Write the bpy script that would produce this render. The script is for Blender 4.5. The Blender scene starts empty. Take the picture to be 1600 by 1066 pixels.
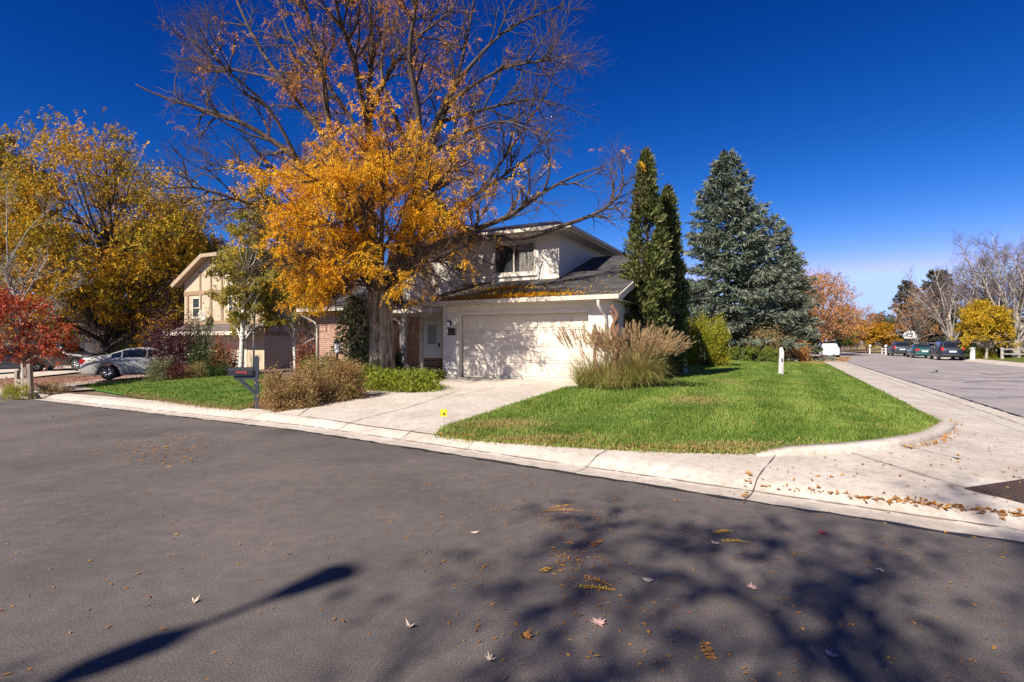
import bpy, bmesh, math, random
import numpy as np
from mathutils import Vector, Matrix
from mathutils.geometry import delaunay_2d_cdt

# ------------------------------------------------------------------ camera, sky, sun, exposure
SC = bpy.context.scene
COL = SC.collection
F, CX, CY, CAMZ = 850.0, 800.0, 535.0, 1.62
cam = bpy.data.cameras.new("camera")
cam_o = bpy.data.objects.new("camera", cam)
COL.objects.link(cam_o)
cam_o.location = (0, 0, CAMZ)
cam_o.rotation_euler = (math.radians(90), 0, 0)
cam.sensor_width = 36.0
cam.lens = F / 1600 * 36.0
cam.shift_y = 2.0 / 1600
cam.clip_end = 3000
SC.camera = cam_o
SC.render.resolution_x, SC.render.resolution_y = 1024, 682

SUN_AZ, SUN_EL = math.radians(38.0), math.radians(38.0)     # azimuth the shadows point to, from +Y towards +X
world = bpy.data.worlds.new("World")
SC.world = world
world.use_nodes = True
wn = world.node_tree
wbg = wn.nodes["Background"]
sky = wn.nodes.new("ShaderNodeTexSky")
sky.sky_type = 'NISHITA'
sky.sun_disc = False
sky.sun_elevation = SUN_EL
sky.sun_rotation = math.pi + SUN_AZ
sky.altitude = 3000
sky.air_density = 1.0
sky.dust_density = 0.9
sky.ozone_density = 3.5
# grade of the sky's own colour (deep autumn blue overhead, pale at the horizon): per channel gain * value ** gamma
SK = 0.1647
wsp = wn.nodes.new("ShaderNodeSeparateColor"); wcb = wn.nodes.new("ShaderNodeCombineColor")
wn.links.new(sky.outputs["Color"], wsp.inputs[0])
for k_, (lim, gam, gain) in enumerate(((0.54, 3.8, 5.6), (0.98, 1.82, 0.78), (1.35, 1.3, 0.86))):
    m0 = wn.nodes.new("ShaderNodeMath"); m0.operation = 'MULTIPLY'; m0.inputs[1].default_value = SK
    m1 = wn.nodes.new("ShaderNodeMath"); m1.operation = 'MINIMUM'; m1.inputs[1].default_value = lim
    m2 = wn.nodes.new("ShaderNodeMath"); m2.operation = 'POWER'; m2.inputs[1].default_value = gam
    m3 = wn.nodes.new("ShaderNodeMath"); m3.operation = 'MULTIPLY'; m3.inputs[1].default_value = gain/SK
    wn.links.new(wsp.outputs[k_], m0.inputs[0]); wn.links.new(m0.outputs[0], m1.inputs[0]); wn.links.new(m1.outputs[0], m2.inputs[0])
    wn.links.new(m2.outputs[0], m3.inputs[0]); wn.links.new(m3.outputs[0], wcb.inputs[k_])
wn.links.new(wcb.outputs[0], wbg.inputs["Color"])
wbg.inputs["Strength"].default_value = 0.10

sun = bpy.data.lights.new("sun", 'SUN')
sun.energy = 5.0
sun.angle = math.radians(0.6)
sun.color = (1.0, 0.93, 0.82)
sun_o = bpy.data.objects.new("sun", sun)
COL.objects.link(sun_o)
sv = Vector((math.sin(SUN_AZ) * math.cos(SUN_EL), math.cos(SUN_AZ) * math.cos(SUN_EL), -math.sin(SUN_EL)))
sun_o.rotation_euler = sv.to_track_quat('-Z', 'Y').to_euler()
sun_o.location = (0, 0, 40)
SC.view_settings.view_transform = 'Standard'
SC.view_settings.look = 'None'
SC.view_settings.gamma = 1.0
SC.view_settings.exposure = 0.72
SC.cycles.max_bounces = 6
SC.cycles.transparent_max_bounces = 8

rnd = random.Random(7)
NR = np.random.default_rng(11)

# ------------------------------------------------------------------ object helpers
def thing(name, label, cat, loc=(0, 0, 0), rz=0.0, group=None):
    o = bpy.data.objects.new(name, None)
    o.empty_display_size = 0.2
    COL.objects.link(o)
    o.location = loc
    o.rotation_euler = (0, 0, rz)
    return tag(o, label, cat, group)

def tag(o, label, cat, group=None, kind=None):
    o['label'] = label
    o['category'] = cat
    if group: o['group'] = group
    if kind: o['kind'] = kind
    return o

def struct(o, label, cat, kind='structure'):
    return tag(o, label, cat, None, kind)

def link_mesh(name, me, mat, parent=None, smooth=False):
    o = bpy.data.objects.new(name, me)
    COL.objects.link(o)
    if mat: me.materials.append(mat)
    if smooth and len(me.polygons):
        me.polygons.foreach_set("use_smooth", [True] * len(me.polygons))
    if parent: o.parent = parent
    return o

def np_mesh(name, V, Fq, mat, parent=None, smooth=False):
    """V (n,3), Fq (m,k) index array -> object"""
    V = np.asarray(V, np.float32); Fq = np.asarray(Fq, np.int32)
    me = bpy.data.meshes.new(name)
    k = Fq.shape[1]
    me.vertices.add(len(V)); me.vertices.foreach_set("co", V.ravel())
    me.loops.add(Fq.size); me.loops.foreach_set("vertex_index", Fq.ravel())
    me.polygons.add(len(Fq))
    me.polygons.foreach_set("loop_start", np.arange(0, Fq.size, k, dtype=np.int32))
    me.update(calc_edges=True)
    me.validate()
    return link_mesh(name, me, mat, parent, smooth)

class MB:
    def __init__(s): s.v = []; s.f = []
    def add(s, vs, fs):
        b = len(s.v); s.v += [tuple(v) for v in vs]; s.f += [tuple(b + i for i in f) for f in fs]
    def box(s, x0, x1, y0, y1, z0, z1):
        s.add([(x0,y0,z0),(x1,y0,z0),(x1,y1,z0),(x0,y1,z0),(x0,y0,z1),(x1,y0,z1),(x1,y1,z1),(x0,y1,z1)],
              [(0,3,2,1),(4,5,6,7),(0,1,5,4),(1,2,6,5),(2,3,7,6),(3,0,4,7)])
    def beam(s, a, b, w, h, up=(0, 0, 1)):
        a, b = Vector(a), Vector(b); d = (b - a).normalized(); u = Vector(up)
        x = d.cross(u)
        if x.length < 1e-4: x = d.cross(Vector((1, 0, 0)))
        x.normalize(); z = x.cross(d).normalized()
        vs = []
        for p in (a, b):
            for i, j in ((-1,-1),(1,-1),(1,1),(-1,1)): vs.append(p + x * (i * w / 2) + z * (j * h / 2))
        s.add(vs, [(3,2,1,0),(4,5,6,7),(0,1,5,4),(1,2,6,5),(2,3,7,6),(3,0,4,7)])
    def tube(s, path, radii, sides=6, cap=True):
        n = len(path)
        b = len(s.v)
        pts = [Vector(p) for p in path]
        t0 = (pts[1] - pts[0]).normalized()
        ref = Vector((1, 0, 0)) if abs(t0.x) < 0.8 else Vector((0, 1, 0))
        x = (ref - t0 * ref.dot(t0)).normalized()
        for i in range(n):
            t = (pts[min(i + 1, n - 1)] - pts[max(i - 1, 0)])
            if t.length < 1e-6: t = t0.copy()
            t.normalize()
            x = (x - t * x.dot(t))
            if x.length < 1e-5: x = t.orthogonal()
            x.normalize(); y = t.cross(x)
            r = radii[i]
            for k in range(sides):
                a = 2 * math.pi * k / sides
                s.v.append(tuple(pts[i] + x * (r * math.cos(a)) + y * (r * math.sin(a))))
        for i in range(n - 1):
            for k in range(sides):
                k2 = (k + 1) % sides
                s.f.append((b + i*sides + k, b + i*sides + k2, b + (i+1)*sides + k2, b + (i+1)*sides + k))
        if cap and sides > 3:
            s.f.append(tuple(b + k for k in reversed(range(sides))))
            s.f.append(tuple(b + (n-1)*sides + k for k in range(sides)))
    def cyl(s, a, b, r, sides=12): s.tube([a, b], [r, r], sides)
    def lathe(s, prof, sides=16, axis='z', c=(0, 0, 0)):
        b = len(s.v); n = len(prof)
        for r, h in prof:
            for k in range(sides):
                a = 2 * math.pi * k / sides
                p = (r*math.cos(a), r*math.sin(a), h) if axis == 'z' else ((r*math.cos(a), h, r*math.sin(a)) if axis == 'y' else (h, r*math.cos(a), r*math.sin(a)))
                s.v.append((p[0]+c[0], p[1]+c[1], p[2]+c[2]))
        for i in range(n - 1):
            for k in range(sides):
                k2 = (k+1) % sides
                s.f.append((b+i*sides+k, b+i*sides+k2, b+(i+1)*sides+k2, b+(i+1)*sides+k))
        s.f.append(tuple(b+k for k in reversed(range(sides)))); s.f.append(tuple(b+(n-1)*sides+k for k in range(sides)))
    def slab(s, pts, th, down=(0, 0, -1)):
        """flat polygon (upper face) given thickness along down"""
        d = Vector(down) * th; n = len(pts); P = [Vector(p) for p in pts]
        vs = P + [p + d for p in P]
        s.add(vs, [tuple(range(n)), tuple(range(2*n-1, n-1, -1))] + [(i, n+i, n+(i+1) % n, (i+1) % n) for i in range(n)])
    def wall(s, axis, u0, u1, z0, z1, w0, w1, holes=()):
        """panel in plane (u,z), thickness w0..w1; axis 'x': u=x,w=y ; 'y': u=y,w=x. holes (u0,u1,z0,z1)"""
        us = sorted({u0, u1, *[h[0] for h in holes], *[h[1] for h in holes]})
        zs = sorted({z0, z1, *[h[2] for h in holes], *[h[3] for h in holes]})
        us = [u for u in us if u0 <= u <= u1]; zs = [z for z in zs if z0 <= z <= z1]
        P = (lambda u, w, z: (u, w, z)) if axis == 'x' else (lambda u, w, z: (w, u, z))
        def solid(i, j):
            if i < 0 or j < 0 or i >= len(us)-1 or j >= len(zs)-1: return False
            cu, cz = (us[i]+us[i+1])/2, (zs[j]+zs[j+1])/2
            return not any(h[0] < cu < h[1] and h[2] < cz < h[3] for h in holes)
        for i in range(len(us)-1):
            for j in range(len(zs)-1):
                if not solid(i, j): continue
                a, b, c, d = us[i], us[i+1], zs[j], zs[j+1]
                s.add([P(a,w0,c),P(b,w0,c),P(b,w0,d),P(a,w0,d)], [(0,1,2,3)])
                s.add([P(a,w1,c),P(b,w1,c),P(b,w1,d),P(a,w1,d)], [(3,2,1,0)])
                for di, dj, q in ((-1,0,[(a,c),(a,d)]),(1,0,[(b,c),(b,d)]),(0,-1,[(a,c),(b,c)]),(0,1,[(a,d),(b,d)])):
                    if not solid(i+di, j+dj):
                        (ua,za),(ub,zb) = q
                        s.add([P(ua,w0,za),P(ub,w0,zb),P(ub,w1,zb),P(ua,w1,za)], [(0,1,2,3)])
    def build(s, name, mat, parent=None, smooth=False, recalc=True, bevel=0.0):
        me = bpy.data.meshes.new(name)
        me.from_pydata(s.v, [], s.f); me.update()
        if recalc or bevel:
            bm = bmesh.new(); bm.from_mesh(me)
            if bevel:
                bmesh.ops.remove_doubles(bm, verts=bm.verts, dist=1e-5)
                bmesh.ops.bevel(bm, geom=[e for e in bm.edges if e.is_manifold and e.calc_face_angle(0) > 0.5], offset=bevel, segments=2, affect='EDGES', profile=0.6)
            bmesh.ops.recalc_face_normals(bm, faces=bm.faces)
            bm.to_mesh(me); bm.free()
        return link_mesh(name, me, mat, parent, smooth)

# ------------------------------------------------------------------ materials
MATS = {}
def nt(name):
    m = bpy.data.materials.new(name); m.use_nodes = True
    MATS[name] = m
    return m, m.node_tree.nodes, m.node_tree.links, m.node_tree.nodes["Principled BSDF"]
def rgb(c): return (c[0], c[1], c[2], 1.0)
def ramp(N, stops, interp='LINEAR'):
    r = N.new("ShaderNodeValToRGB"); e = r.color_ramp.elements; r.color_ramp.interpolation = interp
    e[0].position = stops[0][0]; e[0].color = rgb(stops[0][1])
    e[1].position = stops[-1][0]; e[1].color = rgb(stops[-1][1])
    for p, c in stops[1:-1]:
        k = e.new(p); k.color = rgb(c)
    return r
def coords(N, L, scale=(1, 1, 1), plane=None):
    tc = N.new("ShaderNodeTexCoord")
    out = tc.outputs["Object"]
    if plane:
        sp = N.new("ShaderNodeSeparateXYZ"); cb = N.new("ShaderNodeCombineXYZ"); L.new(out, sp.inputs[0])
        for i, ax in enumerate(plane): L.new(sp.outputs[ax.upper()], cb.inputs[i])
        out = cb.outputs[0]
    mp = N.new("ShaderNodeMapping"); mp.inputs["Scale"].default_value = scale
    L.new(out, mp.inputs["Vector"])
    return mp.outputs["Vector"]
def noise(N, L, vec, scale, detail=3, rough=0.55):
    n = N.new("ShaderNodeTexNoise"); n.inputs["Scale"].default_value = scale
    n.inputs["Detail"].default_value = detail; n.inputs["Roughness"].default_value = rough
    L.new(vec, n.inputs["Vector"]); return n
def mix(N, L, fac, a, b, mode='MIX'):
    m = N.new("ShaderNodeMix"); m.data_type = 'RGBA'; m.blend_type = mode
    if isinstance(fac, float): m.inputs["Factor"].default_value = fac
    else: L.new(fac, m.inputs["Factor"])
    for k, v in ((6, a), (7, b)):
        if isinstance(v, tuple): m.inputs[k].default_value = rgb(v)
        else: L.new(v, m.inputs[k])
    return m.outputs[2]
def bump(N, L, P, height, strength, dist=0.02):
    b = N.new("ShaderNodeBump"); b.inputs["Strength"].default_value = strength; b.inputs["Distance"].default_value = dist
    L.new(height, b.inputs["Height"]); L.new(b.outputs["Normal"], P.inputs["Normal"])

def M(name, c, c2=None, scale=4.0, rough=0.75, metal=0.0, bmp=0.0, bscale=30.0, stretch=(1, 1, 1), coat=0.0, contrast=(0.35, 0.65), spec=0.4):
    if name in MATS: return MATS[name]
    m, N, L, P = nt(name)
    P.inputs["Roughness"].default_value = rough; P.inputs["Metallic"].default_value = metal
    P.inputs["Coat Weight"].default_value = coat; P.inputs["Specular IOR Level"].default_value = spec
    if c2 is None: c2 = tuple(x * 0.82 for x in c)
    v = coords(N, L, stretch)
    n = noise(N, L, v, scale, 4)
    r = ramp(N, [(contrast[0], c), (contrast[1], c2)])
    L.new(n.outputs["Fac"], r.inputs[0]); L.new(r.outputs[0], P.inputs["Base Color"])
    if bmp:
        n2 = noise(N, L, v, bscale, 4); bump(N, L, P, n2.outputs["Fac"], bmp)
    return m

def leaf_mat(name, cols, transl=0.35, nscale=0.6, namt=0.5, rough=0.6):
    """cols: colour stops over a per-leaf random value mixed with clump noise"""
    m, N, L, P = nt(name)
    g = N.new("ShaderNodeNewGeometry"); v = coords(N, L)
    n = noise(N, L, v, nscale, 3)
    ma = N.new("ShaderNodeMath"); ma.operation = 'MULTIPLY_ADD'
    L.new(g.outputs["Random Per Island"], ma.inputs[0]); ma.inputs[1].default_value = 1 - namt
    mb = N.new("ShaderNodeMath"); mb.operation = 'MULTIPLY_ADD'
    L.new(n.outputs["Fac"], mb.inputs[0]); mb.inputs[1].default_value = 2.0 * namt; mb.inputs[2].default_value = -0.5 * namt
    L.new(mb.outputs[0], ma.inputs[2])
    k = len(cols) - 1
    r = ramp(N, [(i / k, c) for i, c in enumerate(cols)])
    L.new(ma.outputs[0], r.inputs[0])
    L.new(r.outputs[0], P.inputs["Base Color"])
    P.inputs["Roughness"].default_value = rough; P.inputs["Specular IOR Level"].default_value = 0.25
    t = N.new("ShaderNodeBsdfTranslucent"); L.new(r.outputs[0], t.inputs["Color"])
    mx = N.new("ShaderNodeMixShader"); mx.inputs[0].default_value = transl
    L.new(P.outputs[0], mx.inputs[1]); L.new(t.outputs[0], mx.inputs[2])
    L.new(mx.outputs[0], N["Material Output"].inputs["Surface"])
    return m

def asphalt(name, c, speck, patch):
    m, N, L, P = nt(name); v = coords(N, L)
    n1 = noise(N, L, v, 88, 4, 0.9); n2 = noise(N, L, v, 0.55, 5, 0.6); n3 = noise(N, L, v, 7, 4)
    r1 = ramp(N, [(0.36, tuple(x*0.30 for x in c)), (0.5, c), (0.60, tuple(x*1.3 for x in c)), (0.68, speck)]); L.new(n1.outputs["Fac"], r1.inputs[0])
    r2 = ramp(N, [(0.28, (0.66,0.66,0.67)), (0.5, (0.95,0.95,0.95)), (0.74, tuple(x*1.12 for x in patch))]); L.new(n2.outputs["Fac"], r2.inputs[0])
    a = mix(N, L, 1.0, r1.outputs[0], r2.outputs[0], 'MULTIPLY')
    r3 = ramp(N, [(0.3, (0.85,0.85,0.85)), (0.7, (1.12,1.1,1.08))]); L.new(n3.outputs["Fac"], r3.inputs[0])
    a = mix(N, L, 1.0, a, r3.outputs[0], 'MULTIPLY')
    L.new(a, P.inputs["Base Color"]); P.inputs["Roughness"].default_value = 0.85; P.inputs["Specular IOR Level"].default_value = 0.3
    bump(N, L, P, n1.outputs["Fac"], 0.35, 0.003)
    return m

def concrete(name, c, stain):
    m, N, L, P = nt(name); v = coords(N, L)
    n1 = noise(N, L, v, 120, 2, 0.7); n2 = noise(N, L, v, 0.9, 6, 0.65); n3 = noise(N, L, v, 9, 5, 0.7)
    r2 = ramp(N, [(0.35, c), (0.72, stain)]); L.new(n2.outputs["Fac"], r2.inputs[0])
    r1 = ramp(N, [(0.3, (0.8,0.8,0.8)), (0.6, (1.05,1.04,1.03))]); L.new(n1.outputs["Fac"], r1.inputs[0])
    a = mix(N, L, 1.0, r2.outputs[0], r1.outputs[0], 'MULTIPLY')
    r3 = ramp(N, [(0.3, (0.74,0.71,0.68)), (0.55, (1.03,1.03,1.03))]); L.new(n3.outputs["Fac"], r3.inputs[0])
    a = mix(N, L, 1.0, a, r3.outputs[0], 'MULTIPLY')
    L.new(a, P.inputs["Base Color"]); P.inputs["Roughness"].default_value = 0.88
    bump(N, L, P, n1.outputs["Fac"], 0.25, 0.004)
    return m

def brick_tex(name, cols, mortar, bw, rh, msize, plane, scale=1.0, bmp=0.5, rough=0.85, sq=1.0):
    m, N, L, P = nt(name); v = coords(N, L, (1, 1, 1), plane)
    b = N.new("ShaderNodeTexBrick"); b.inputs["Scale"].default_value = scale
    b.inputs["Brick Width"].default_value = bw; b.inputs["Row Height"].default_value = rh
    b.inputs["Mortar Size"].default_value = msize; b.inputs["Mortar Smooth"].default_value = 0.1; b.inputs["Bias"].default_value = 0
    b.inputs["Color1"].default_value = rgb(cols[0]); b.inputs["Color2"].default_value = rgb(cols[1]); b.inputs["Mortar"].default_value = rgb(mortar)
    L.new(v, b.inputs["Vector"])
    n = noise(N, L, v, 6, 5, 0.7); r = ramp(N, [(0.3, (0.7,0.7,0.7)), (0.7, (1.2,1.2,1.2))]); L.new(n.outputs["Fac"], r.inputs[0])
    a = mix(N, L, 1.0, b.outputs["Color"], r.outputs[0], 'MULTIPLY')
    L.new(a, P.inputs["Base Color"]); P.inputs["Roughness"].default_value = rough
    inv = N.new("ShaderNodeMath"); inv.operation = 'SUBTRACT'; inv.inputs[0].default_value = 1; L.new(b.outputs["Fac"], inv.inputs[1])
    bump(N, L, P, inv.outputs[0], bmp, 0.01)
    return m

def glass_mat(name, c=(0.02, 0.025, 0.03), rough=0.06):
    m, N, L, P = nt(name)
    P.inputs["Base Color"].default_value = rgb(c); P.inputs["Roughness"].default_value = rough
    P.inputs["Specular IOR Level"].default_value = 0.8
    return m

def lawn_mat(name, cols, stripe_dir, stripe_scale, dry):
    m, N, L, P = nt(name); v = coords(N, L)
    n1 = noise(N, L, v, 60, 3, 0.7); n2 = noise(N, L, v, 0.7, 5, 0.65); n3 = noise(N, L, v, 6, 4, 0.7)
    r1 = ramp(N, [(0.3, cols[0]), (0.5, cols[1]), (0.72, cols[2])]); L.new(n1.outputs["Fac"], r1.inputs[0])
    tc = N.new("ShaderNodeTexCoord"); mp = N.new("ShaderNodeMapping"); mp.inputs["Rotation"].default_value = (0, 0, stripe_dir)
    L.new(tc.outputs["Object"], mp.inputs["Vector"])
    w = N.new("ShaderNodeTexWave"); w.inputs["Scale"].default_value = stripe_scale; w.inputs["Distortion"].default_value = 1.6; w.inputs["Detail"].default_value = 3; w.inputs["Detail Scale"].default_value = 0.8
    L.new(mp.outputs[0], w.inputs["Vector"])
    rw = ramp(N, [(0.1, (0.86,0.9,0.84)), (0.9, (1.1,1.1,1.05))]); L.new(w.outputs["Fac"], rw.inputs[0])
    a = mix(N, L, 1.0, r1.outputs[0], rw.outputs[0], 'MULTIPLY')
    rd = ramp(N, [(0.54, (0,0,0)), (0.70, (1,1,1))]); L.new(n2.outputs["Fac"], rd.inputs[0])
    a = mix(N, L, rd.outputs[0], a, dry)
    r3 = ramp(N, [(0.3, (0.7,0.75,0.7)), (0.7, (1.15,1.15,1.1))]); L.new(n3.outputs["Fac"], r3.inputs[0])
    a = mix(N, L, 1.0, a, r3.outputs[0], 'MULTIPLY')
    L.new(a, P.inputs["Base Color"]); P.inputs["Roughness"].default_value = 0.9; P.inputs["Specular IOR Level"].default_value = 0.1
    bump(N, L, P, n1.outputs["Fac"], 0.8, 0.03)
    return m

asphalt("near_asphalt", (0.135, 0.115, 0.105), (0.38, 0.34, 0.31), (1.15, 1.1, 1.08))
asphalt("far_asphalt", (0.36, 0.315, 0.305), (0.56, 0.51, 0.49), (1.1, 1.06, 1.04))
concrete("kerb_concrete", (0.62, 0.55, 0.47), (0.44, 0.37, 0.305))
concrete("drive_concrete", (0.63, 0.565, 0.485), (0.48, 0.41, 0.34))
concrete("drive_tan", (0.46, 0.37, 0.31), (0.36, 0.27, 0.23))
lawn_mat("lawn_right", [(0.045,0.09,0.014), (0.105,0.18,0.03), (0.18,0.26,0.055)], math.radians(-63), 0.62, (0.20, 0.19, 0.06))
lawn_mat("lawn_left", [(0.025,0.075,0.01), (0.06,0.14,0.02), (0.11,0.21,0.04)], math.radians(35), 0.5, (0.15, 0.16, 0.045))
lawn_mat("lawn_dry", [(0.20,0.14,0.045), (0.34,0.24,0.075), (0.45,0.33,0.11)], 0.3, 0.2, (0.36, 0.20, 0.05))
lawn_mat("lawn_far_green", [(0.08,0.11,0.025), (0.14,0.17,0.04), (0.22,0.22,0.06)], 0.3, 0.3, (0.3, 0.2, 0.06))
M("earth", (0.20, 0.14, 0.09), (0.11, 0.075, 0.05), 1.3, 0.95, bmp=0.6, bscale=25)
M("mulch", (0.12, 0.07, 0.055), (0.05, 0.03, 0.025), 26, 0.95, bmp=1.0, bscale=60)
M("gravel", (0.36, 0.20, 0.155), (0.15, 0.085, 0.07), 22, 0.9, bmp=1.0, bscale=40)
M("tar", (0.02, 0.019, 0.019), (0.035, 0.033, 0.033), 12, 0.6)
M("joint", (0.20, 0.155, 0.12), (0.09, 0.07, 0.055), 8, 0.95)
M("rust_plate", (0.075, 0.045, 0.035), (0.045, 0.03, 0.026), 14, 0.7, bmp=0.3)
# ------------------------------------------------------------------ terrain
nA, cA = (0.5736, 0.8192), 5.95      # near street: n.p = cA is the asphalt's edge
mB, cB = (-0.894, 0.447), 4.60       # side street: m.p + cB = 0 is its left asphalt edge
uA, uB = (0.8192, -0.5736), (0.447, 0.894)
WA, WB, RF = 10.5, 9.3, 2.7
def lin_solve(a1, b1, c1, a2, b2, c2):
    D = a1*b2 - a2*b1
    return ((c1*b2 - c2*b1) / D, (a1*c2 - a2*c1) / D)
FC = lin_solve(nA[0], nA[1], cA + RF, mB[0], mB[1], RF - cB)      # centre of the corner's curve
def dA_(x, y): return nA[0]*x + nA[1]*y - cA
def dB_(x, y): return mB[0]*x + mB[1]*y + cB
def d_lot(x, y):
    a, b = dA_(x, y), dB_(x, y)
    vx, vy = x - FC[0], y - FC[1]
    inw = (vx*uA[0] + vy*uA[1] > 0) & (vx*uB[0] + vy*uB[1] < 0)
    d1 = np.where(inw, RF - np.hypot(vx, vy), np.minimum(a, b))
    d2 = np.minimum(a, -b - WB); d3 = np.minimum(-a - WA, b); d4 = np.minimum(-a - WA, -b - WB)
    return np.maximum(np.maximum(d1, d2), np.maximum(d3, d4))
def sstep(t): t = np.clip(t, 0, 1); return t*t*(3 - 2*t)
def prof(d):
    return np.where(d < 0, 0.0, 0.10*sstep((d - 0.38)/0.34) + 0.02*sstep((d-0.72)/0.3) + 0.34*np.clip((d - 1.0)/8.0, 0, 1) - 0.012*sstep(d/0.2)*(d < 0.4))
def H(x, y):
    x = np.asarray(x, float); y = np.asarray(y, float)
    return prof(d_lot(x, y)) - np.clip(0.03*(-x - 4), 0, 0.6)
def Hf(x, y): return float(H(x, y))
def G(px, py, dz=0.0):
    """ground point under a pixel of the 1600 px photograph"""
    z = 0.2
    for _ in range(60):
        Y = F*(CAMZ - z)/max(py - CY, 4.0); X = (px - CX)/F*Y
        z = 0.5*z + 0.5*(Hf(X, Y) + dz)
    return Vector((X, Y, z))
def P3(px, py, Y): return Vector(((px - CX)/F*Y, Y, CAMZ - (py - CY)/F*Y))
def on(px, Y): x = (px - CX)/F*Y; return Vector((x, Y, Hf(x, Y)))

def inside_poly(px, py, poly):
    ins = np.zeros(len(px), bool); n = len(poly); j = n - 1
    for i in range(n):
        xi, yi = poly[i][0], poly[i][1]; xj, yj = poly[j][0], poly[j][1]
        if yi != yj:
            c = ((yi > py) != (yj > py)) & (px < (xj - xi)*(py - yi)/(yj - yi) + xi)
            ins ^= c
        j = i
    return ins
def sheet(name, poly, dz, mat, step=0.5, parent=None, skirt=0.0):
    """ground sheet: outline draped over the terrain"""
    dense = []
    n = len(poly)
    for i in range(n):
        a, b = Vector(poly[i][:2]), Vector(poly[(i+1) % n][:2])
        k = max(1, int((b - a).length/step))
        for q in range(k): dense.append(a + (b - a)*(q/k))
    xs = [p.x for p in dense]; ys = [p.y for p in dense]
    gx, gy = np.meshgrid(np.arange(min(xs), max(xs), step), np.arange(min(ys), max(ys), step))
    gx, gy = gx.ravel() + 0.013, gy.ravel() + 0.017
    k = inside_poly(gx, gy, dense); gx, gy = gx[k], gy[k]
    pts = dense + [Vector((a, b)) for a, b in zip(gx, gy)]
    m = len(dense)
    r = delaunay_2d_cdt(pts, [(i, (i+1) % m) for i in range(m)], [list(range(m))], 1, 1e-5)
    V = [(p.x, p.y, Hf(p.x, p.y) + dz) for p in r[0]]
    me = bpy.data.meshes.new(name); me.from_pydata(V, [], [tuple(f) for f in r[2]]); me.update()
    bm = bmesh.new(); bm.from_mesh(me)
    for f in bm.faces:
        if f.normal.z < 0: f.normal_flip()
    if skirt:
        be = [e for e in bm.edges if len(e.link_faces) == 1]
        r2 = bmesh.ops.extrude_edge_only(bm, edges=be)
        for g in r2['geom']:
            if isinstance(g, bmesh.types.BMVert): g.co.z -= skirt
    bm.to_mesh(me); bm.free()
    return link_mesh(name, me, mat, parent, True)
def ptA(d, s): return Vector((nA[0]*(cA + d) + uA[0]*s, nA[1]*(cA + d) + uA[1]*s))
def kerb_path(d, s0=-75, s1=110, st=0.5):
    """offset line d metres behind the asphalt's edge, from far left round the corner and up the side street"""
    sC = FC[0]*uA[0] + FC[1]*uA[1]
    out = [ptA(d, s) for s in np.arange(s0, sC, st)]
    a0 = math.atan2(-nA[1], -nA[0]); a1 = math.atan2(-mB[1], -mB[0])
    while a1 < a0: a1 += 2*math.pi
    for q in np.linspace(0, 1, 14):
        a = a0 + (a1 - a0)*q; out.append(Vector((FC[0] + max(RF - d, 0.05)*math.cos(a), FC[1] + max(RF - d, 0.05)*math.sin(a))))
    st0 = Vector((FC[0] - mB[0]*(RF - d), FC[1] - mB[1]*(RF - d))) + Vector(uB)*(0.06 if d > RF - 0.05 else 0)
    out += [st0 + Vector(uB)*s for s in np.arange(st, s1, 1.0)]
    return out
def strip(name, ds, mat, dz=0.0, **k):
    paths = [kerb_path(d, **k) for d in ds]; n = len(paths[0]); V = []; Fq = []
    for p in paths: V += [(q.x, q.y, Hf(q.x, q.y) + dz) for q in p]
    for i in range(len(ds)-1):
        for j in range(n-1): Fq.append((i*n+j, i*n+j+1, (i+1)*n+j+1, (i+1)*n+j))
    return np_mesh(name, V, Fq, mat, None, True)
def ribbon(mb, pts, w, dz=0.006, rng=None, jit=0.0):
    """thin strip draped on the ground along world points"""
    P = []
    for i in range(len(pts)-1):
        a, b = Vector(pts[i][:2]), Vector(pts[i+1][:2]); k = max(1, int((b-a).length/0.15))
        for q in range(k): P.append(a + (b-a)*(q/k))
    P.append(Vector(pts[-1][:2])); vs = []; n = len(P)
    for i, p in enumerate(P):
        t = (P[min(i+1, n-1)] - P[max(i-1, 0)]).normalized(); s = Vector((-t.y, t.x))
        ww = w*(1 + (rng.uniform(-jit, jit) if rng else 0)); o = (rng.uniform(-jit, jit)*w*0.5 if rng else 0)
        for e in (-1, 1):
            q = p + s*(e*ww/2 + o); vs.append((q.x, q.y, Hf(q.x, q.y) + dz))
    mb.add(vs, [(2*i, 2*i+1, 2*i+3, 2*i+2) for i in range(n-1)])

# base earth: one sheet out to the horizon
ax = np.concatenate([np.linspace(-900, -60, 22), np.arange(-52, 70, 0.6), np.linspace(72, 900, 24)])
ay = np.concatenate([np.linspace(-400, -18, 14), np.arange(-15, 85, 0.6), np.linspace(88, 1200, 26)])
gx, gy = np.meshgrid(ax, ay); gz = H(gx, gy) - 0.07
gz += np.where(gy > 130, 0.02*(gy-130)*np.exp(-((gx-60)/120)**2), 0)*0.6
nx, ny = len(ax), len(ay)
idx = np.arange(nx*ny).reshape(ny, nx)
Fq = np.stack([idx[:-1,:-1], idx[:-1,1:], idx[1:,1:], idx[1:,:-1]], -1).reshape(-1, 4)
o = np_mesh("ground", np.stack([gx, gy, gz], -1).reshape(-1, 3), Fq, MATS["earth"], None, True)
struct(o, "bare brown earth and dry ground between the lots and beyond", "ground")

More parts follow.
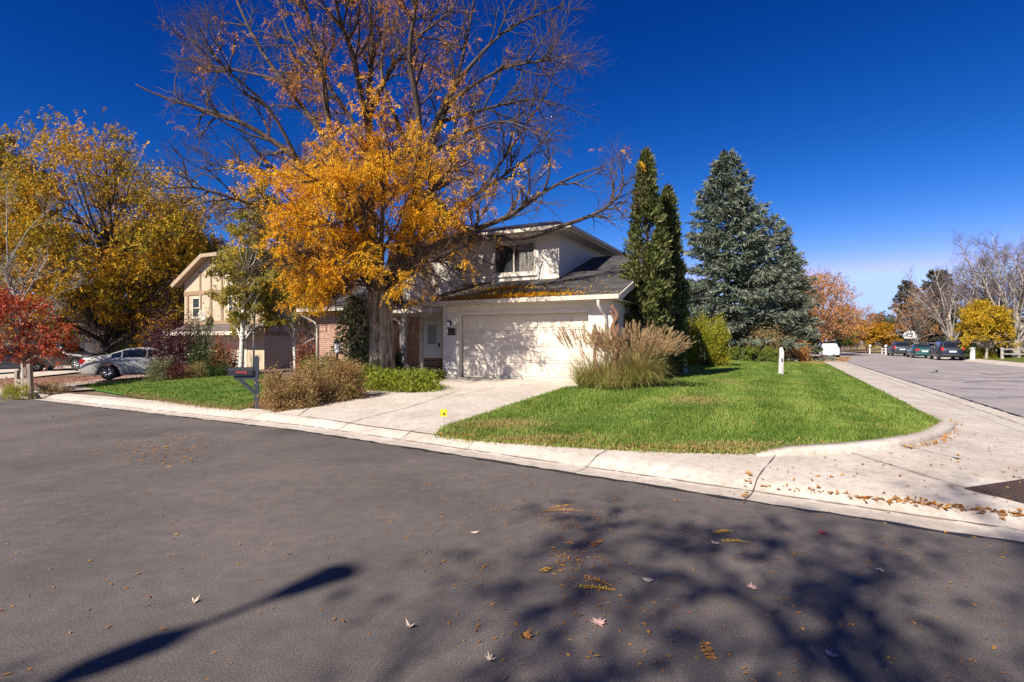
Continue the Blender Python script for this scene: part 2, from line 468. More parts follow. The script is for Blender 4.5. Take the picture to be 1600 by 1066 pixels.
# streets
c0 = lin_solve(nA[0], nA[1], cA, mB[0], mB[1], -cB)
A = lambda d, s: ptA(d, s)
arc = [p for p in kerb_path(0.0, -75, 1) if dA_(p.x, p.y) > 0.01 and dB_(p.x, p.y) > 0.01]
sC0 = FC[0]*uA[0] + FC[1]*uA[1]
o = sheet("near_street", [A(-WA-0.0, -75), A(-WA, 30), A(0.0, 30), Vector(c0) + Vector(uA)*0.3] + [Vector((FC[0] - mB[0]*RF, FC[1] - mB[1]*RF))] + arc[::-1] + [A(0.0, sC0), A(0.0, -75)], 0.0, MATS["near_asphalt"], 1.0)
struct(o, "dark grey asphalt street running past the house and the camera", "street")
def ptB(d, s): return Vector((mB[0]*(d - cB) + uB[0]*s, mB[1]*(d - cB) + uB[1]*s))
c0 = lin_solve(nA[0], nA[1], cA, mB[0], mB[1], -cB)
sB0 = c0[0]*uB[0] + c0[1]*uB[1]
c1 = lin_solve(nA[0], nA[1], cA, mB[0], mB[1], -cB - WB)
sB1 = c1[0]*uB[0] + c1[1]*uB[1]
bend = [ptB(0.1, 84), ptB(6, 100), ptB(18, 120), ptB(10, 124), ptB(-3, 108), ptB(-WB, 92)]
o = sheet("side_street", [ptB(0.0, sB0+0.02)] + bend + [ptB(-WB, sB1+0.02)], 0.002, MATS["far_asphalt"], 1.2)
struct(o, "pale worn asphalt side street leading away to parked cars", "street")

# kerb, gutter and pavements
o = strip("kerb", [0.0, 0.12, 0.3, 0.38, 0.46, 0.54, 0.62, 0.72, 0.86, 1.05], MATS["kerb_concrete"], 0.0)
struct(o, "rolled concrete kerb and gutter along both streets", "kerb")
o = strip("pavement", [1.05, 1.3, 1.7, 2.1, 2.6, 3.1], MATS["kerb_concrete"], -0.004, s0=-8)
struct(o, "concrete pavement behind the kerb at the corner and along the side street", "pavement")
sC = FC[0]*uA[0] + FC[1]*uA[1]
def far_kerb():
    V = []; Fq = []; ds = [0, 0.2, 0.38, 0.5, 0.62, 0.74, 1.1, 1.6]; ss = np.arange(sB1+0.6, 92, 1.0); n = len(ss)
    for d in ds:
        for s in ss: p = ptB(-WB - d, s); V.append((p.x, p.y, Hf(p.x, p.y)))
    for i in range(len(ds)-1):
        for j in range(n-1): Fq.append((i*n+j, i*n+j+1, (i+1)*n+j+1, (i+1)*n+j))
    return np_mesh("far_kerb", V, Fq, MATS["kerb_concrete"], None, True)
struct(far_kerb(), "concrete kerb and path on the far side of the side street", "kerb")
def opposite_kerb():
    V = []; Fq = []; ds = [0, 0.2, 0.38, 0.5, 0.62, 0.74, 1.05]; ss = np.arange(-70, c0[0]*uA[0] + c0[1]*uA[1] - 0.5, 1.0); n = len(ss)
    for d in ds:
        for s in ss: p = ptA(-WA - d, s); V.append((p.x, p.y, Hf(p.x, p.y)))
    for i in range(len(ds)-1):
        for j in range(n-1): Fq.append((i*n+j, i*n+j+1, (i+1)*n+j+1, (i+1)*n+j))
    return np_mesh("opposite_kerb", V, Fq, MATS["kerb_concrete"], None, True)
struct(opposite_kerb(), "concrete kerb on the opposite side of the near street", "kerb")

gp = lambda L: [G(x, y).to_2d() for x, y in L]
# lawns, driveways and beds
LR = gp([(687,682),(735,688),(800,693),(860,697),(930,701),(1000,704.5),(1100,707.5),(1172,708.5),(1240,706),(1320,701),(1392,693),(1445,682),(1474,664)])
LR += [ptB(2.05, s) for s in (18, 22, 27, 33, 40)]
LR += [Vector(on(1130, 38)[:2]), Vector(on(1085, 28)[:2]), Vector(on(1050, 20)[:2])]
LR += gp([(985,604),(925,606),(884,609),(845,622),(800,637),(748,655),(705,668)])
lawn_poly = LR
o = sheet("corner_lawn", LR, 0.035, MATS["lawn_right"], 0.35, skirt=0.06)
struct(o, "bright green mown corner lawn beside the driveway", "lawn")
DL = gp([(430,646),(466,636),(500,627),(535,619),(566,612),(605,606),(640,600),(668,594)])
GR = lambda t, s: Vector((-2.38 + 0.891*t + 0.454*s, 18.76 - 0.454*t + 0.891*s))
dr_front = [ptA(0.98, s) for s in np.arange(ptA(0,0).x, 1, 1)]
DF = gp([(884,612),(845,625),(800,640),(748,658),(705,671),(690,681),(650,676),(560,664),(480,652)])
DP = DL + [GR(0.35, 0.05), GR(5.55, 0.05), GR(5.5, -0.6)] + DF
drive_poly = DP
o = sheet("driveway", DP, 0.008, MATS["drive_concrete"], 0.5)
struct(o, "pale concrete driveway up to the white garage door", "driveway")
LL = gp([(118,604),(180,597),(240,593),(300,590.5),(345,588),(392,584),(425,590),(418,618),(404,634),(375,641),(330,637),(270,629),(200,617.5)])
left_poly = LL
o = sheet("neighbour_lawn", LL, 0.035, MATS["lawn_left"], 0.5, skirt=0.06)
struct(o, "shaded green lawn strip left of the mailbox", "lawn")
MU = gp([(404,634),(418,618),(425,590),(440,580)]) + [GR(-6.5, -1.5), GR(-6, 0.1), GR(-4.3, 0.1), GR(-4.2, 3.1), GR(-0.1, 3.1), GR(-0.1, -0.1)] + gp([(692,588),(668,595.5),(640,601.5),(605,607.5),(566,613.5),(535,620.5),(500,628.5),(466,637.5),(430,648),(400,641.5)])
o = sheet("planting_bed", MU, -0.002, MATS["mulch"], 0.5)
struct(o, "dark bark mulch bed under the shrubs left of the driveway", "planting bed")
GB = [G(0, 604).to_2d() + Vector((-6, 4))] + gp([(0,606),(40,608),(90,607),(150,597),(235,590),(330,586),(410,582)]) + [Vector(on(470, 27)[:2]), Vector(on(300, 33)[:2]), Vector(on(170, 30)[:2]), Vector(on(0, 30)[:2]), Vector(on(-150, 33)[:2])]
o = sheet("gravel_bed", GB, 0.0, MATS["gravel"], 0.7)
struct(o, "reddish gravel bed with fallen leaves at the far left", "gravel bed")
D2 = gp([(40,608.5),(100,611.5),(150,609),(172,603),(240,595),(300,590)]) + [Vector(on(335, 30)[:2]), Vector(on(250, 31)[:2])] + gp([(215,586.5),(150,594),(95,600)])
o = sheet("neighbour_driveway", D2, 0.02, MATS["drive_tan"], 0.6)
struct(o, "tan concrete driveway under the silver sedan", "driveway")
D3 = [Vector(on(-200, 33)[:2]), Vector(on(-100, 29)[:2]), Vector(on(40, 30.5)[:2]), Vector(on(125, 34)[:2]), Vector(on(160, 41)[:2]), Vector(on(-60, 44)[:2])]
o = sheet("far_driveway", D3, 0.02, MATS["drive_concrete"], 0.8)
struct(o, "concrete driveway under the dark pickup at the far left", "driveway")
LD = [ptB(2.0, 40.2), ptB(2.0, 82), Vector(on(1225, 75)[:2]), Vector(on(1140, 39)[:2]), Vector(on(1132, 38.2)[:2])]
o = sheet("dry_lawn", LD, 0.03, MATS["lawn_dry"], 1.0)
struct(o, "straw yellow dry grass behind the corner lawn", "lawn")
LF = [ptB(-WB-1.6, 8), ptB(-WB-1.6, 92), ptB(-WB-9, 92), ptB(-WB-16, 60), ptB(-WB-16, 8)]
o = sheet("far_lawn", LF, 0.03, MATS["lawn_far_green"], 1.5)
struct(o, "green and tan lawn across the side street", "lawn")
HL = [ptB(5, 92), ptB(22, 125), ptB(60, 190), ptB(-40, 200), ptB(-20, 128), ptB(-WB-2, 95), ptB(-3.5, 109.0), ptB(9, 124.6), ptB(18.5, 120.6), ptB(7, 100)]
o = sheet("far_field", [ptB(20, 122), ptB(60, 230), ptB(-70, 230), ptB(-30, 110), ptB(-WB-2, 95), ptB(-3, 110), ptB(10, 126)], 0.06, MATS["lawn_dry"], 4.0)
struct(o, "yellow dry grass field at the end of the side street", "field")
LO = [ptA(-WA-1.05, -60), ptA(-WA-1.05, 7), ptA(-WA-14, 7), ptA(-WA-14, -60)]
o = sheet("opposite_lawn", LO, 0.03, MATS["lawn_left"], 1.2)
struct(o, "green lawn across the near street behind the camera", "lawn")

# raised lip of the corner lawn
CP = [G(x, y) for x, y in [(1176,709.5),(1240,708),(1320,703),(1392,696),(1440,687),(1466,677),(1480,667),(1478,660)]]
pts = []
for i in range(len(CP)-1):
    for q in range(6): pts.append(CP[i].lerp(CP[i+1], q/6))
pts.append(CP[-1])
for _ in range(3): pts = [pts[0]] + [(pts[i-1] + pts[i]*2 + pts[i+1])/4 for i in range(1, len(pts)-1)] + [pts[-1]]
mb = MB(); n = len(pts)
for i, p in enumerate(pts):
    t = (pts[min(i+1, n-1)] - pts[max(i-1, 0)]); s = Vector((t.y, -t.x, 0)).normalized()
    hh = 0.065*min(1, i/6)*min(1, (n-1-i)/5) + 0.012
    for o_, z in ((0.12, -0.03), (0.112, hh*0.55), (0.095, hh), (-0.09, hh), (-0.11, -0.03)):
        q = p + s*o_; mb.v.append((q.x, q.y, Hf(q.x, q.y) + z))
for i in range(n-1):
    for k in range(4): mb.f.append((i*5+k, i*5+k+1, (i+1)*5+k+1, (i+1)*5+k))
o = mb.build("corner_kerb", MATS["kerb_concrete"], None, True)
struct(o, "raised concrete kerb curving round the corner of the lawn", "kerb")

# tar seam, joints and cracks
rr = random.Random(3)
mb = MB(); ribbon(mb, [p for p in kerb_path(-0.02, -60, 70)], 0.07, 0.005, rr, 0.7)
struct(mb.build("tar_seam", MATS["tar"], recalc=False), "black tar seam between asphalt and gutter", "tar seam")
mb = MB()
for px_, py_, d1_ in ((1168,778,2.05), (895,739,1.0), (700,709,1.05), (600,692,1.0), (512,676,1.0), (390,655,1.0), (214,634,1.0), (95,620,1.0)):
    q_ = G(px_, py_); s_ = q_.x*uA[0] + q_.y*uA[1]
    ribbon(mb, [ptA(0.0, s_), ptA(d1_, s_)], 0.009, 0.012, rr, 0.6)
for sq in ([(1330,708),(1510,764)], [(480,652),(560,664),(650,676),(690,681)]):
    ribbon(mb, [G(x, y) for x, y in sq], 0.013, 0.012, rr, 0.6)
gl = [p for p in kerb_path(0.40, -30, 60)]
ribbon(mb, gl, 0.008, 0.006, rr, 0.9)
for sq in ([(540,664),(640,637),(720,610)], [(466,650),(498,630)], [(712,620),(778,605)]):
    ribbon(mb, [G(x, y) for x, y in sq], 0.016, 0.014, rr, 0.4)
for s in np.arange(26, 80, 3.1):
    ribbon(mb, [ptB(0.0, s), ptB(2.0, s)], 0.02, 0.006, rr, 0.4)
ribbon(mb, [ptB(0.62, s) for s in (12, 30, 60, 80)], 0.025, 0.005, rr, 0.4)
struct(mb.build("concrete_joints", MATS["joint"], recalc=False), "dark joints and cracks across the kerb and driveway concrete", "joint")
mb = MB()
for sq in ([(1484,590),(1560,590.5),(1640,590)], [(1505,598),(1540,596),(1570,595.5),(1640,598)], [(1455,583),(1464,581),(1463,578.5)], [(1530,583),(1552,586),(1575,584),(1600,583)], [(1560,621),(1650,620)], [(1400,566),(1412,566.3)], [(1345,563),(1358,563.4)], [(1435,570),(1450,570)], [(1370,572),(1384,572.5)], [(1466,578),(1520,577.5)], [(1500,607),(1570,609)]):
    ribbon(mb, [G(x, y) for x, y in sq], 0.09, 0.008, rr, 0.5)
struct(mb.build("road_cracks", MATS["tar"], recalc=False), "dark sealed cracks across the pale side street", "crack")
# tactile plate at the crossing
pl = [G(x, y) for x, y in [(1507,764),(1600,750),(1720,772),(1610,790)]]
t = thing("tactile_plate", "rusty brown ribbed tactile plate set in the corner pavement", "tactile plate", sum(pl, Vector())/4)
c = sum(pl, Vector())/4
mb = MB(); mb.slab([p - c + Vector((0, 0, 0.012)) for p in pl], 0.03); 
mb.v = list(mb.v)
for i in range(1, 16):
    for j in range(1, 10):
        u, v = i/16, j/10
        p = (pl[0]*(1-u) + pl[1]*u)*(1-v) + (pl[3]*(1-u) + pl[2]*u)*v - c
        mb.lathe([(0.017, 0.004), (0.015, 0.018), (0.008, 0.021)], 6, 'z', tuple(p + Vector((0, 0, 0.003))))
d_o = mb.build("plate", MATS["rust_plate"], t)
# ------------------------------------------------------------------ building materials
def stucco(name, c, c2):
    return M(name, c, c2, 2.2, 0.9, bmp=0.25, bscale=60, contrast=(0.3, 0.75))
stucco("white_stucco", (0.70, 0.645, 0.57), (0.60, 0.545, 0.47))
M("white_trim", (0.68, 0.62, 0.54), (0.58, 0.53, 0.45), 3.0, 0.6)
M("cream_trim", (0.62, 0.54, 0.43), (0.55, 0.47, 0.37), 3.0, 0.6)
M("door_paint", (0.68, 0.60, 0.50), (0.61, 0.53, 0.435), 1.5, 0.5)
M("porch_door_paint", (0.66, 0.70, 0.72), (0.60, 0.64, 0.66), 2, 0.45)
M("soffit_paint", (0.50, 0.45, 0.38), (0.45, 0.40, 0.34), 3, 0.8)
brick_tex("dark_shingle", [(0.042,0.038,0.039), (0.10,0.088,0.086)], (0.02,0.02,0.022), 0.34, 0.15, 0.008, 'xyz')
brick_tex("dark_shingle_side", [(0.055,0.052,0.058), (0.115,0.105,0.108)], (0.02,0.02,0.022), 0.34, 0.15, 0.008, 'yxz')
brick_tex("brown_shingle", [(0.10,0.08,0.075), (0.20,0.165,0.15)], (0.035,0.03,0.028), 0.36, 0.17, 0.012, 'yxz')
brick_tex("brown_shingle_front", [(0.10,0.08,0.075), (0.20,0.165,0.15)], (0.035,0.03,0.028), 0.36, 0.17, 0.012, 'xyz')
brick_tex("shake_shingle", [(0.22,0.13,0.085), (0.36,0.23,0.15)], (0.07,0.04,0.03), 0.3, 0.2, 0.02, 'xyz')
brick_tex("red_brick", [(0.30,0.105,0.06), (0.43,0.19,0.11)], (0.40,0.34,0.28), 0.21, 0.075, 0.012, 'xzy', bmp=0.6)
brick_tex("red_brick_side", [(0.30,0.105,0.06), (0.43,0.19,0.11)], (0.40,0.34,0.28), 0.21, 0.075, 0.012, 'yzx', bmp=0.6)
stucco("tan_stucco", (0.52, 0.42, 0.30), (0.45, 0.36, 0.25))
stucco("cream_panel", (0.50, 0.40, 0.28), (0.42, 0.33, 0.225))
M("tan_trim", (0.40, 0.30, 0.20), (0.33, 0.25, 0.165), 4, 0.75)
M("brown_timber", (0.33, 0.22, 0.13), (0.25, 0.165, 0.10), 5, 0.75, stretch=(1, 1, 0.3))
stucco("ranch_wall", (0.36, 0.29, 0.21), (0.30, 0.24, 0.17))
M("black_metal", (0.015, 0.015, 0.017), (0.022, 0.022, 0.024), 6, 0.45)
M("steel", (0.45, 0.45, 0.46), None, 6, 0.3, metal=0.9)
M("curtain", (0.25, 0.23, 0.20), (0.14, 0.13, 0.12), 3, 0.9, stretch=(6, 6, 0.2))
M("frost_glass", (0.24, 0.32, 0.37), (0.30, 0.38, 0.42), 9, 0.15)
glass_mat("window_glass", (0.03, 0.035, 0.04), 0.05)
M("bulb_glass", (0.75, 0.75, 0.72), (0.7, 0.7, 0.68), 3, 0.2)

# ------------------------------------------------------------------ the house (local x along the front, y back, z above street level)
HR = math.atan2(-0.454, 0.891)
house = thing("white_house", "white stucco two storey house with dark shingle roofs and attached double garage", "house", (-2.38, 18.76, 0), HR)
W = MATS
# garage walls
g = MB()
g.wall('x', 0, 6.0, 0.25, 2.86, 0.0, 0.28, [(0.62, 5.30, 0.25, 2.57)])
g.wall('y', 0.28, 11.9, 0.25, 2.86, 5.82, 6.0)
g.wall('y', 0.28, 3.2, 0.25, 2.86, 0.0, 0.18)
# right gable above the wall
g.add([(6.0,0.28,2.86),(6.0,11.9,2.86),(6.0,6.0,4.95),(5.82,0.28,2.86),(5.82,11.9,2.86),(5.82,6.0,4.95)], [(0,1,2),(5,4,3),(0,2,5,3),(1,4,5,2)])
g.build("garage_wall", W["white_stucco"], house)
for a_, b_ in ((0.02, 0.54), (5.38, 5.98)):
    g = MB(); g.box(a_, b_, -0.014, -0.002, 0.25, 0.72); g.build("wall_base", W["white_trim"], house)
# garage door with raised panels, recessed
gd = MB(); gd.box(0.66, 5.26, 0.235, 0.275, 0.42, 2.53)
o = gd.build("garage_door", W["door_paint"], house)
pn = MB()
for r in range(4):
    z0 = 0.45 + r*0.525
    pn.box(0.67, 5.25, 0.215, 0.2345, z0 - 0.012, z0 + 0.488)
    for c in range(8):
        x0 = 0.72 + c*0.565
        pn.box(x0, x0 + 0.49, 0.197, 0.2145, z0 + 0.07, z0 + 0.42)
pn.build("door_panel", W["door_paint"], o, bevel=0.004)
sl = MB(); sl.box(0.66, 5.26, 0.19, 0.236, 0.41, 0.436); sl.build("door_seal", W["black_metal"], o)
fr = MB()
fr.box(0.56, 0.66, -0.018, 0.20, 0.43, 2.53); fr.box(5.26, 5.36, -0.018, 0.20, 0.43, 2.53); fr.box(0.56, 5.36, -0.022, 0.20, 2.531, 2.64)
fr.build("door_frame", W["white_trim"], house)
# roofs
def zr(s): return 3.0 + 0.333*(s + 0.45)
rf = MB()
T0, T1 = -0.45, 6.32
rf.slab([(T0,-0.45,zr(-0.45)), (T1,-0.45,zr(-0.45)), (T1,2.2,zr(2.2)), (T0,2.2,zr(2.2))], 0.10)
rf.slab([(3.42,2.2,zr(2.2)), (T1,2.2,zr(2.2)), (T1,6.0,zr(6.0)), (3.42,6.0,zr(6.0))], 0.10)
rf.slab([(3.42,6.0,zr(6.0)), (T1,6.0,zr(6.0)), (T1,12.4,zr(-0.4)), (3.42,12.4,zr(-0.4))], 0.10)
groof = rf.build("garage_roof", W["dark_shingle"], house)
fc = MB()
fc.box(T0-0.02, T1+0.02, -0.56, -0.452, zr(-0.45)-0.135, zr(-0.45)-0.005)
gut = fc.build("gutter", W["cream_trim"], house)
for a, b in ((-0.44, 6.0), (12.39, 6.0)):
    fc = MB(); fc.beam((T1+0.022, a, zr(-0.45)-0.10), (T1+0.022, b, zr(6.0)-0.10), 0.04, 0.19); fc.build("fascia", W["cream_trim"], house)
fc = MB(); fc.beam((T0-0.022, -0.44, zr(-0.45)-0.09), (T0-0.022, 2.19, zr(2.2)-0.09), 0.04, 0.17)
fc.build("fascia", W["cream_trim"], house)
sf = MB(); sf.box(T0, T1, -0.45, 0.0, 2.845, 2.858); sf.box(6.0, T1, 0.0, 11.9, 2.845, 2.858)
sf.build("soffit", W["soffit_paint"], house)
# upper storey
u = MB()
u.wall('x', -3.4, 3.4, 2.9, 5.46, 2.2, 2.38, [(0.80, 2.48, 4.16, 5.26)])
u.wall('y', 2.38, 9.5, 2.9, 5.46, 3.22, 3.4)
u.wall('y', 2.38, 9.5, 2.9, 5.46, -3.4, -3.22)
u.wall('x', -3.22, 3.22, 2.9, 5.46, 9.32, 9.5)
u.wall('x', -4.6, -3.402, 2.87, 3.74, 2.205, 2.36)
u.build("upper_wall", W["white_stucco"], house)
wf = MB()
wf.wall('x', 0.76, 2.52, 4.12, 5.30, 2.178, 2.26, [(0.84, 2.44, 4.20, 5.22)])
wf.box(1.60, 1.66, 2.19, 2.25, 4.20, 5.22)
win = wf.build("window", W["soffit_paint"], house)
wg = MB(); wg.box(0.84, 2.44, 2.27, 2.285, 4.20, 5.22); wg.build("pane", W["window_glass"], win)
wc = MB()
for i in range(16):
    x = 1.82 + i*0.037; wc.box(x, x + 0.03, 2.246 + 0.008*math.sin(i*1.7), 2.262, 4.22, 5.20)
wc.build("blind", W["curtain"], win)
ws = MB(); ws.box(0.70, 2.58, 2.13, 2.20, 4.03, 4.118); ws.build("sill", W["white_trim"], win)
tr = MB()
tr.box(3.33, 3.42, 2.178, 2.199, 3.9, 5.44); tr.box(-3.42, -3.33, 2.178, 2.199, 3.3, 5.44); tr.box(-3.3, 3.3, 2.182, 2.199, 5.32, 5.44)
tr.box(0.62, 0.70, 2.184, 2.199, 3.9, 5.31); tr.box(2.58, 2.66, 2.184, 2.199, 3.9, 5.31)
tr.build("wall_trim", W["white_trim"], house)
# upper hip roof
E0, E1, S0, S1, ZE, ZR = -4.0, 3.95, 1.65, 10.05, 5.60, 6.80
rp = MB()
a, b, c, d = (E0,S0,ZE), (E1,S0,ZE), (E1,S1,ZE), (E0,S1,ZE); r0, r1 = (E0+2.1,5.85,ZR), (E1-2.1,5.85,ZR)
rp.add([a,b,c,d,r0,r1], [(0,1,5,4),(2,3,4,5)])
ur = rp.build("upper_roof", W["dark_shingle"], house)
rp = MB(); rp.add([a,b,c,d,r0,r1], [(1,2,5),(3,0,4)]); rp.build("roof_hip", W["dark_shingle_side"], ur)
so = MB(); so.box(E0+0.02, E1-0.02, S0+0.02, S1-0.02, 5.46, 5.475); so.build("upper_soffit", W["soffit_paint"], ur)
fa = MB()
fa.box(E0, E1, S0-0.035, S0, 5.44, 5.59); fa.box(E0, E1, S1, S1+0.035, 5.44, 5.59); fa.box(E1, E1+0.035, S0-0.035, S1+0.035, 5.44, 5.59); fa.box(E0-0.035, E0, S0-0.035, S1+0.035, 5.44, 5.59)
fa.build("upper_fascia", W["cream_trim"], ur)
fa = MB(); fa.box(E0, E1+0.16, S0-0.155, S0-0.036, 5.49, 5.605); fa.box(E1+0.036, E1+0.155, S0-0.03, S1, 5.49, 5.605); fa.build("upper_gutter", W["cream_trim"], ur)
# dark leaves-and-vent clutter on the garage roof is built with the leaf litter further down
# porch
pw = MB(); pw.wall('x', -4.3, -3.38, 0.3, 2.86, 3.2, 3.38); pw.build("brick_wall", W["red_brick"], house)
pw = MB(); pw.wall('x', -3.38, -0.0, 0.3, 2.86, 3.2, 3.38, [(-3.22, -2.28, 0.3, 2.55)]); pw.build("porch_wall", W["white_stucco"], house)
pd = MB(); pd.wall('x', -3.20, -2.30, 0.52, 2.53, 3.235, 3.275, [(-2.98, -2.52, 1.55, 2.36)])
pdo = pd.build("front_door", W["porch_door_paint"], house)
q = MB(); q.box(-2.98, -2.52, 3.248, 3.262, 1.55, 2.36); q.build("pane", W["frost_glass"], pdo)
q = MB(); q.wall('x', -3.30, -2.20, 0.5, 2.62, 3.17, 3.23, [(-3.20, -2.30, 0.5, 2.54)]); q.build("door_frame", W["white_trim"], house)
q = MB(); q.box(-2.40, -2.36, 3.19, 3.234, 1.42, 1.60); q.cyl((-2.38,3.15,1.45),(-2.38,3.15,1.57),0.012,6); q.build("handle", W["black_metal"], pdo)
q = MB(); q.box(-4.3, -0.02, 0.95, 3.19, 0.2, 0.5); q.build("porch_floor", W["drive_concrete"], house)
q = MB(); q.slab([(-4.4,0.80,2.88),(-0.455,0.80,2.88),(-0.455,2.18,3.32),(-4.4,2.18,3.32)], 0.09); q.build("porch_roof", W["dark_shingle"], house)
q = MB(); q.box(-4.4, -0.47, 0.69, 0.80, 2.72, 2.87); q.build("gutter", W["white_trim"], house)
q = MB(); q.box(-4.28, -0.02, 0.82, 3.19, 2.70, 2.715); q.build("porch_ceiling", W["soffit_paint"], house)
q = MB(); q.box(-2.56, -2.42, 0.98, 1.12, 0.5, 2.70); q.build("porch_post", W["white_trim"], house)
def spout(pts, mat, parent, r=0.045):
    m = MB(); m.tube(pts, [r]*len(pts), 8); return m.build("downspout", mat, parent, True)
spout([(-2.95,0.74,2.74),(-2.95,0.76,2.62),(-2.68,0.93,2.45),(-2.62,0.99,2.3),(-2.62,1.02,0.55)], W["white_trim"], house)
spout([(5.72,-0.50,2.88),(5.72,-0.50,2.72),(5.78,-0.28,2.52),(5.82,-0.06,2.36),(5.83,-0.055,0.5)], W["white_trim"], house)
# left brick wing
w = MB()
w.wall('x', -5.85, -4.3, 0.2, 2.86, 0.0, 0.2); w.build("wing_wall", W["red_brick"], house)
w = MB(); w.wall('y', 0.2, 3.38, 0.2, 2.86, -4.5, -4.3); w.wall('y', 0.2, 9.5, 0.2, 2.86, -5.85, -5.65); w.build("wing_side_wall", W["red_brick_side"], house)
w = MB(); w.wall('x', -5.65, -3.4, 0.2, 2.86, 9.3, 9.5); w.build("rear_wall", W["white_stucco"], house)
w = MB(); w.slab([(-6.4,-0.5,2.95),(-4.0,-0.5,2.95),(-3.41,2.2,3.85),(-3.41,5.0,4.78),(-6.4,5.0,4.78)], 0.10); w.slab([(-6.4,5.0,4.78),(-3.41,5.0,4.78),(-3.41,10.0,3.12),(-6.4,10.0,3.12)], 0.10)
w.build("wing_roof", W["dark_shingle"], house)
w = MB(); w.box(-6.42, -4.0, -0.61, -0.502, 2.80, 2.94); w.build("gutter", W["white_trim"], house)
w = MB(); w.box(-6.4, -4.0, -0.5, 0.0, 2.84, 2.855); w.box(-6.4, -5.85, 0.0, 9.5, 2.84, 2.855); w.build("soffit", W["soffit_paint"], house)
spout([(-6.25,-0.55,2.82),(-6.25,-0.5,2.68),(-6.0,-0.15,2.45),(-5.90,-0.06,2.3),(-5.90,-0.06,0.4)], W["white_trim"], house)
# side front door light and number plate
lamp = thing("wall_lantern", "small black wall lantern left of the garage door above the number plate", "wall lamp", (0, 0, 0))
lamp.parent = None
hp = house.matrix_basis @ Vector((0.30, -0.0, 2.30)) if False else Matrix.Translation((-2.38, 18.76, 0)) @ Matrix.Rotation(HR, 4, 'Z') @ Vector((0.30, 0.0, 2.28))
lamp.location = hp; lamp.rotation_euler = (0, 0, HR)
q = MB(); q.box(-0.05, 0.05, -0.02, -0.002, -0.08, 0.08); q.tube([(0,-0.02,0.03),(0,-0.10,0.09),(0,-0.13,0.06)], [0.012]*3, 6); q.build("bracket", W["black_metal"], lamp)
q = MB(); q.lathe([(0.02,0.06),(0.085,0.03),(0.075,0.02),(0.07,0.02)], 8, 'z', (0,-0.13,0)); q.build("hood", W["black_metal"], lamp); q = MB(); q.lathe([(0.055,-0.15),(0.05,-0.17),(0.03,-0.19)], 8, 'z', (0,-0.13,0)); q.build("base", W["black_metal"], lamp)
q = MB(); q.lathe([(0.045,-0.15),(0.062,0.018)], 8, 'z', (0,-0.13,0)); q.build("glass", W["bulb_glass"], lamp)
def HW(t, s, z): return Matrix.Translation((-2.38, 18.76, 0)) @ Matrix.Rotation(HR, 4, 'Z') @ Vector((t, s, z))
pq = MB(); pq.box(-0.15, 0.15, -0.03, -0.002, -0.12, 0.12)
o = pq.build("number_plate", W["black_metal"], None, bevel=0.006); o.location = HW(0.36, 0, 1.98); o.rotation_euler = (0, 0, HR)
tag(o, "square black plate on the white wall left of the garage door", "wall plate")

# ------------------------------------------------------------------ half timbered neighbour
HB = math.atan2(-0.454, 0.891)
tud = thing("timbered_house", "cream half timbered house with brown clipped gable roof behind the pale trunked aspens", "house", (-13.8, 30.0, -0.1), HB)
tw = MB(); Wd = 6.9
tw.add([(-Wd,0,0),(0,0,0),(0,0,5.35),(-2.35,0,6.72),(-4.55,0,6.72),(-Wd,0,5.35),(-Wd,.2,0),(0,.2,0),(0,.2,5.35),(-2.35,.2,6.72),(-4.55,.2,6.72),(-Wd,.2,5.35)],
       [(0,1,2,3,4,5),(11,10,9,8,7,6),(1,0,6,7),(5,0,6,11)])
tw.build("gable_wall", W["cream_panel"], tud)
tw = MB(); tw.wall('y', 0.0, 11, 0, 5.35, 0.002, 0.2, [(1.25, 3.35, 3.55, 4.85)]); tw.wall('y', 0.2, 11, 0, 5.35, -Wd, -Wd+0.2); tw.build("side_wall", W["tan_stucco"], tud)
tb = MB()
for z0, z1 in ((4.55, 4.78), (2.75, 2.98)): tb.box(-Wd+0.02, 0.0, -0.05, -0.002, z0, z1)
for x in (-6.55, -5.35, -4.35, -3.35, -2.35, -1.35, -0.2): tb.box(x-0.10, x+0.10, -0.045, -0.002, 2.98, 4.55)
for x in (-4.35, -3.35, -2.35): tb.box(x-0.07, x+0.07, -0.045, -0.002, 4.78, 6.65)
for x in (-5.35, -1.35): tb.box(x-0.07, x+0.07, -0.045, -0.002, 4.78, 5.95)
for z0, z1 in ((2.10, 2.32), (3.30, 3.52), (4.88, 5.1)): tb.box(0.202, 0.245, 0.0, 10.9, z0, z1)
for y in (0.1, 1.1, 3.5, 6.0, 8.5): tb.box(0.202, 0.24, y-0.09, y+0.09, 2.32, 3.30)
for y in (1.1, 3.5): tb.box(0.202, 0.238, y-0.12, y+0.12, 3.52, 4.88)
tb.build("timber_framing", W["brown_timber"], tud)
sw = MB(); sw.wall('y', 1.25, 3.35, 3.55, 4.85, 0.16, 0.235, [(1.35, 2.25, 3.65, 4.75), (2.35, 3.25, 3.65, 4.75)]); sww = sw.build("window", W["brown_timber"], tud)
q = MB(); q.box(0.17, 0.18, 1.35, 3.25, 3.65, 4.75); q.build("pane", W["window_glass"], sww)
for wx in (-2.75, -6.05):
    fw = MB(); fw.wall('x', wx, wx+0.75, 3.15, 4.40, -0.07, -0.003, [(wx+.08, wx+.67, 3.23, 3.74), (wx+.08, wx+.67, 3.80, 4.32)])
    f = fw.build("window", W["cream_trim"], tud)
    q = MB(); q.box(wx+.08, wx+.67, -0.03, -0.02, 3.23, 4.32); q.build("pane", W["window_glass"], f)
R = MB(); ov = 0.45; yb = 11.5
zl = lambda x: 5.35 + (6.72-5.35)/2.35*x
